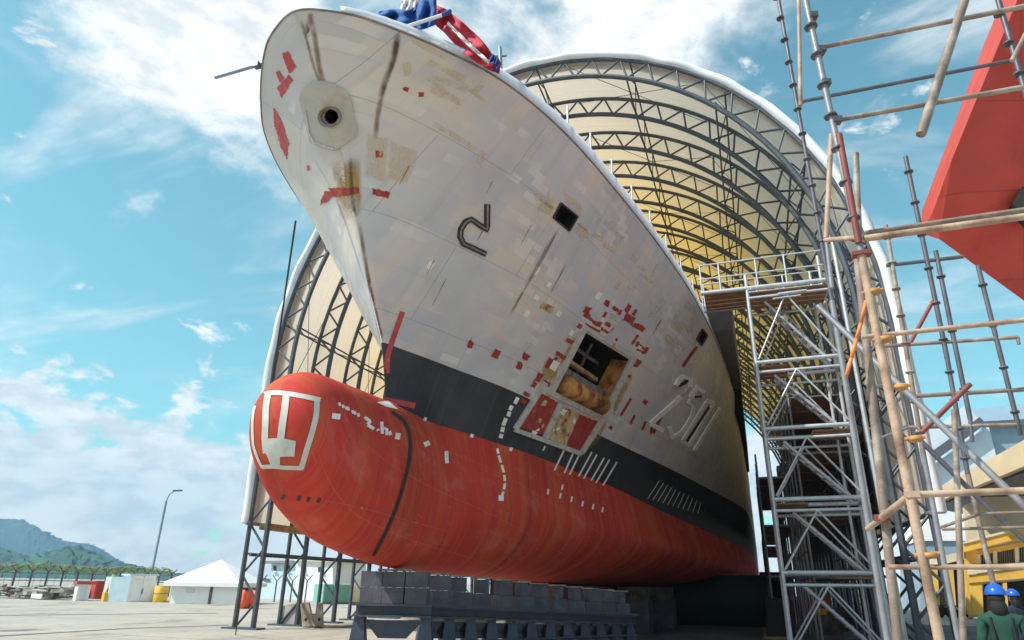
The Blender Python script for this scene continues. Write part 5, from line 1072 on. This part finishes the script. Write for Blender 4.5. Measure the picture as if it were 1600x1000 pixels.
# street lamp
lp = thing('street_lamp', 'tall thin street lamp with a single bent arm behind the cabin', 'street lamp', None, on_ground(230, 930)); lo = lp.location.copy(); top = at(252, 783, lo.y); zt_ = top.z
tube('column', (0, 0, 0), (0, 0, zt_), .13, M['bluepipe'], lp, 10); q = MB(); q.path([(0, 0, zt_-.05), (.25, 0, zt_+.7), (.9, 0, zt_+1.1)], .07, 8); q.build('arm', M['bluepipe'], lp); boxo('lamp_head', (1.35, 0, zt_+1.12), (1.1, .34, .16), M['dark_tube'], lp)
# white house with two wings behind the shed legs
hs = thing('guard_house', 'white flat-roofed guard house with small windows behind the shed legs', 'house', None, on_ground(470, 938)); ho = hs.location.copy(); YH = ho.y
face('side_wing', [(424, 939), (424, 881), (462, 880), (462, 939)], YH+.6, (0, 5, 0), M['whiteblue'], hs, ho); face('main_block', [(462, 939), (462, 876), (520, 878), (520, 939)], YH, (0, 6, 0), M['white'], hs, ho)
face('roof_slab', [(412, 880.5), (412, 876.5), (463, 875.5), (463, 879.5)], YH+.2, (0, 6, 0), M['galv'], hs, ho); face('roof_slab', [(460, 876), (460, 872), (523, 874.5), (523, 878)], YH-.3, (0, 6.5, 0), M['cream'], hs, ho)
for x, y, w, hh in ((429, 888, 4, 8), (450, 887, 4, 8), (473.5, 889, 7, 8), (501, 890, 8, 8)):
    f = face('window', [(x-w/2, y+hh/2), (x-w/2, y-hh/2), (x+w/2, y-hh/2), (x+w/2, y+hh/2)], (YH+.5 if x < 462 else YH-.1), (0, .09, 0), M['dkglass'], hs, ho); g = [at(x-w/2-.8, y+hh/2+.8, (YH+.44 if x < 462 else YH-.16))-ho, at(x+w/2+.8, y+hh/2+.8, (YH+.44 if x < 462 else YH-.16))-ho]; q = MB(); q.bar(g[0], g[1], .06, 4); q.build('sill', M['white'], f)
face('blue_fence_panel', [(400, 936), (400, 911), (424, 911), (424, 936)], YH+2, (0, .1, 0), M['whiteblue'], hs, ho)
for i, (x0, x1, m) in enumerate(((503, 519, 'green'), (521, 545, 'green'), (548, 566, 'cream'))):
    t, w, h = ground_box('shipping_container', ('pale green', 'wider pale green', 'cream')[i]+' shipping container beyond the shed legs under the bulb', 'container', x0, x1, 944, 913, 2.4, M[m], (), 'containers beyond the shed legs')
    for k in range(8): boxo('corrugation', (-w/2+w*(k+.5)/8, -.03, h/2), (w/20, .06, h*.9), M[m], t)
    boxo('bottom_rail', (0, -.05, .08), (w, .1, .16), M['dark_tube'], t)
for i, x in enumerate((404, 428, 453, 476)):
    p = on_ground(x, 941); t = thing('barb_post', ('leftmost', 'second', 'third', 'rightmost')[i]+' thin dark post with a forked top before the guard house', 'post', 'forked posts in front of the guard house', p); H2 = at(x, 908, p.y).z; tube('shaft', (0, 0, 0), (0, 0, H2), .06, M['dark_tube'], t, 6); tube('fork', (0, 0, H2), (-.5, 0, H2+.5), .04, M['dark_tube'], t, 5); tube('fork', (0, 0, H2), (.5, 0, H2+.5), .04, M['dark_tube'], t, 5)
# orange barrier bags and the notched concrete block
for i, (x0, x1) in enumerate(((371, 385), (391, 400))):
    p = on_ground((x0+x1)/2, 951); wv = (at(x1, 951, p.y)-at(x0, 951, p.y)).length; hz = at(x0, 922, p.y).z; t = thing('orange_bag', ('wide', 'narrow')[i]+' orange bulk bag with dark top beside the first shed leg', 'bag', None, p)
    bm = bmesh.new(); bmesh.ops.create_cube(bm, size=1); bmesh.ops.subdivide_edges(bm, edges=bm.edges, cuts=4, use_grid_fill=True)
    for v in bm.verts:
        bul = 1+.22*(1-(2*v.co.z)**2)-.12*(abs(v.co.x)*2)**4; v.co = Vector((v.co.x*wv*bul*.9+rr.uniform(-.02, .02), v.co.y*wv*bul*.9, (v.co.z+.5)*hz+rr.uniform(-.03, .03)))
    me = bpy.data.meshes.new('bag_body'); bm.to_mesh(me); bm.free(); me.polygons.foreach_set('use_smooth', [True]*len(me.polygons)); me.materials.append(mat('orange_bag_weave', (.85, .17, .07), .8, 0, .2, 4, .2, 30)); ob('bag_body', me, t)
    boxo('dark_top', (0, 0, hz+.06), (wv*.8, wv*.7, .18), M['hair'], t)
nb_ = thing('mooring_block', 'weathered concrete block with a U-shaped notch between the shed legs', 'block', None, on_ground(472, 980)); no = nb_.location.copy(); Yb = no.y
ax0 = at(440, 980, Yb+.6); 
q = MB(); prof_ = [(472, 979), (469, 944), (482.5, 943), (486, 961), (493, 961), (497, 943), (504, 943), (505, 979)]; q.prism([at(x, y, Yb) for x, y in prof_], (-.75, 1.15, 0)); q.build('concrete_body', mat('rusty_block', (.27, .19, .14), .9, 0, .3, 3, .5, 14, (.45, .40, .34), 2.2, .5, .65), nb_, False, no)
q = MB(); q.prism([at(x, y, Yb+.5)+Vector((-.0, 0, 0)) for x, y in ((437, 976), (437, 948), (466, 942), (468, 978))], (0, .8, 0)); q.build('side_slab', M['conc'], nb_, False, no)
for x in (478, 499): tube('lifting_hole', at(x, 968, Yb-.02)-no, at(x, 968, Yb+.03)-no, .06, M['inner'], nb_, 10)
# ------------------------------------------------------------------ people
def skin_chain(name, verts, edges, radii, m, parent, sub=2):
    me = bpy.data.meshes.new(name); me.from_pydata(verts, edges, []); me.update(); me.materials.append(m); o = ob(name, me, parent)
    sk = o.modifiers.new('skin', 'SKIN'); sk.use_smooth_shade = True; sv = me.skin_vertices[0].data
    for i, r in enumerate(radii): sv[i].radius = (r, r) if not isinstance(r, tuple) else r
    sv[0].use_root = True; ss = o.modifiers.new('smooth', 'SUBSURF'); ss.levels = sub; ss.render_levels = sub; return o
def sphere_mesh(name, c, r, m, parent, sc=(1, 1, 1), seg=24, zmin=None):
    bm = bmesh.new(); bmesh.ops.create_uvsphere(bm, u_segments=seg, v_segments=14, radius=1)
    if zmin is not None: bmesh.ops.bisect_plane(bm, geom=bm.verts[:]+bm.edges[:]+bm.faces[:], plane_co=(0, 0, zmin), plane_no=(0, 0, 1), clear_inner=True)
    for v in bm.verts: v.co = Vector((v.co.x*r*sc[0]+c[0], v.co.y*r*sc[1]+c[1], v.co.z*r*sc[2]+c[2]))
    me = bpy.data.meshes.new(name); bm.to_mesh(me); bm.free(); me.polygons.foreach_set('use_smooth', [True]*len(me.polygons)); me.materials.append(m); return ob(name, me, parent)
def person(label, loc_, rz, cloth_m, tall=1.0):
    """standing worker facing +y in his own frame; hands hanging relaxed"""
    t = thing('person', label, 'person', None, loc_); t.rotation_euler = (0, 0, rz); t.scale = (tall,)*3
    V = [(0, 0, .98), (0, 0, 1.12), (0, -.01, 1.30), (0, -.015, 1.42), (0, 0, 1.50), (0, .01, 1.56), (0, .015, 1.64), (-.10, 0, .90), (-.12, .02, .50), (-.125, 0, .10), (-.13, .13, .045), (.10, 0, .90), (.12, .03, .50), (.125, .01, .10), (.13, .14, .045),
         (-.19, -.01, 1.41), (-.26, -.02, 1.12), (-.25, .07, .90), (.19, -.01, 1.41), (.26, -.02, 1.12), (.25, .08, .90)]
    Ed = [(0, 1), (1, 2), (2, 3), (3, 4), (4, 5), (5, 6), (0, 7), (7, 8), (8, 9), (9, 10), (0, 11), (11, 12), (12, 13), (13, 14), (3, 15), (15, 16), (16, 17), (3, 18), (18, 19), (19, 20)]
    rd = [(.155, .115), (.145, .11), (.165, .12), (.15, .10), .065, .058, .07, .10, .075, .06, .045, .10, .075, .06, .045, .075, .055, .042, .075, .055, .042]
    bo = skin_chain('body', V, Ed, rd, cloth_m, t); tx = bpy.data.textures.get('cloth_folds') or bpy.data.textures.new('cloth_folds', 'CLOUDS'); tx.noise_scale = .09; dm = bo.modifiers.new('folds', 'DISPLACE'); dm.texture = tx; dm.strength = .035; dm.mid_level = .5
    for s in (-1, 1): tube('shoulder_strap', (s*.10, -.125, 1.12), (s*.11, -.10, 1.43), .014, M['hair'], t, 6)
    h = sphere_mesh('head', (0, .02, 1.66), .10, M['skin'], t, (.80, 1.0, 1.18)); sphere_mesh('nose', (0, .122, 1.645), .018, M['skin'], h, (.8, 1.1, 1.2), 10)
    for s in (-1, 1): sphere_mesh('ear', (s*.082, .01, 1.655), .026, M['skin'], h, (.4, .8, 1.2), 10); sphere_mesh('eye', (s*.032, .103, 1.672), .011, M['hair'], h, (1, .6, .8), 8)
    boxo('mouth', (0, .113, 1.60), (.045, .01, .010), M['primer'], h)
    hm = sphere_mesh('helmet', (0, .01, 1.70), .125, M['helmet'], t, (.94, 1.12, 1.0), 28, -.05); sphere_mesh('brim', (0, .05, 1.697), .135, M['helmet'], hm, (.98, 1.15, .10), 24); q = MB(); q.path([(0, -.10+.0, 1.77), (0, -.03, 1.822), (0, .06, 1.82), (0, .13, 1.765)], .012, 6); q.build('ridge', M['helmet'], hm)
    sphere_mesh('hair', (0, -.012, 1.655), .104, M['hair'], h, (.86, .96, 1.02)); sphere_mesh('neck_flap', (0, -.045, 1.545), .10, M['hair'], t, (.95, .72, 1.15))
    for s in (-1, 1):
        b = Vector((s*.25, .075, .88)); vv = [tuple(b), tuple(b+Vector((0, .012, -.05))), tuple(b+Vector((0, .02, -.085)))]; ee = [(0, 1), (1, 2)]; rr_ = [.028, (.036, .02), (.034, .018)]
        hd = skin_chain('hand', vv, ee, rr_, M['skin'], t, 1)
        for k in range(4):
            p = b+Vector((s*.002, -.008+k*.017, -.09)); L3 = (.06, .072, .068, .054)[3-k]; skin_chain('finger', [tuple(p+Vector((0, 0, .03))), tuple(p+Vector((0, 0, -L3*.45))), tuple(p+Vector((-s*.012, .004, -L3*.8))), tuple(p+Vector((-s*.026, .004, -L3)))], [(0, 1), (1, 2), (2, 3)], [.009, .0085, .008, .007], M['skin'], hd, 1)
        p = b+Vector((-s*.012, .03, -.035)); skin_chain('thumb', [tuple(p), tuple(p+Vector((-s*.012, .022, -.03))), tuple(p+Vector((-s*.014, .026, -.06)))], [(0, 1), (1, 2)], [.011, .010, .008], M['skin'], hd, 1)
        q = MB(); q.hexa([(s*.127-.05, -.09, 0), (s*.127+.05, -.09, 0), (s*.13+.05, .21, 0), (s*.13-.05, .21, 0), (s*.127-.04, -.08, .10), (s*.127+.04, -.08, .10), (s*.13+.035, .19, .055), (s*.13-.035, .19, .055)]); q.build('boot', M['hair'], t)
    return t
def at_dist(px, py, Y): p = at(px, py, Y); return Vector((p.x, p.y, 0))
person('worker in a green coverall and blue helmet seen from behind at lower right', at_dist(1556, 930, 10.4), -.25, M['cov'], .985)
person('worker with a blue helmet and dark clothes beyond the green coverall', at_dist(1582, 928, 17.5), .5, M['covd'], .97)
person('distant worker standing on the left of two on the shed floor', at_dist(1268, 940, 47), 2.6, M['covd'], .98)
person('distant worker standing on the right of two on the shed floor', at_dist(1281, 940, 49), 3.6, M['cov'], .96)
# ------------------------------------------------------------------ humid air over the yard
hz = new_mat('humid_air'); N = hz.node_tree.nodes; L = hz.node_tree.links; N.remove(N['Principled BSDF'])
pv = N.new('ShaderNodeVolumePrincipled'); pv.inputs['Color'].default_value = (.44, .72, 1.0, 1); pv.inputs['Density'].default_value = .00030; L.new(pv.outputs[0], N['Material Output'].inputs['Volume'])
q = MB(); q.box((0, 0, 199), (2*G+20, 2*G+20, 402)); o = q.build('haze', hz); o['kind'] = 'stuff'
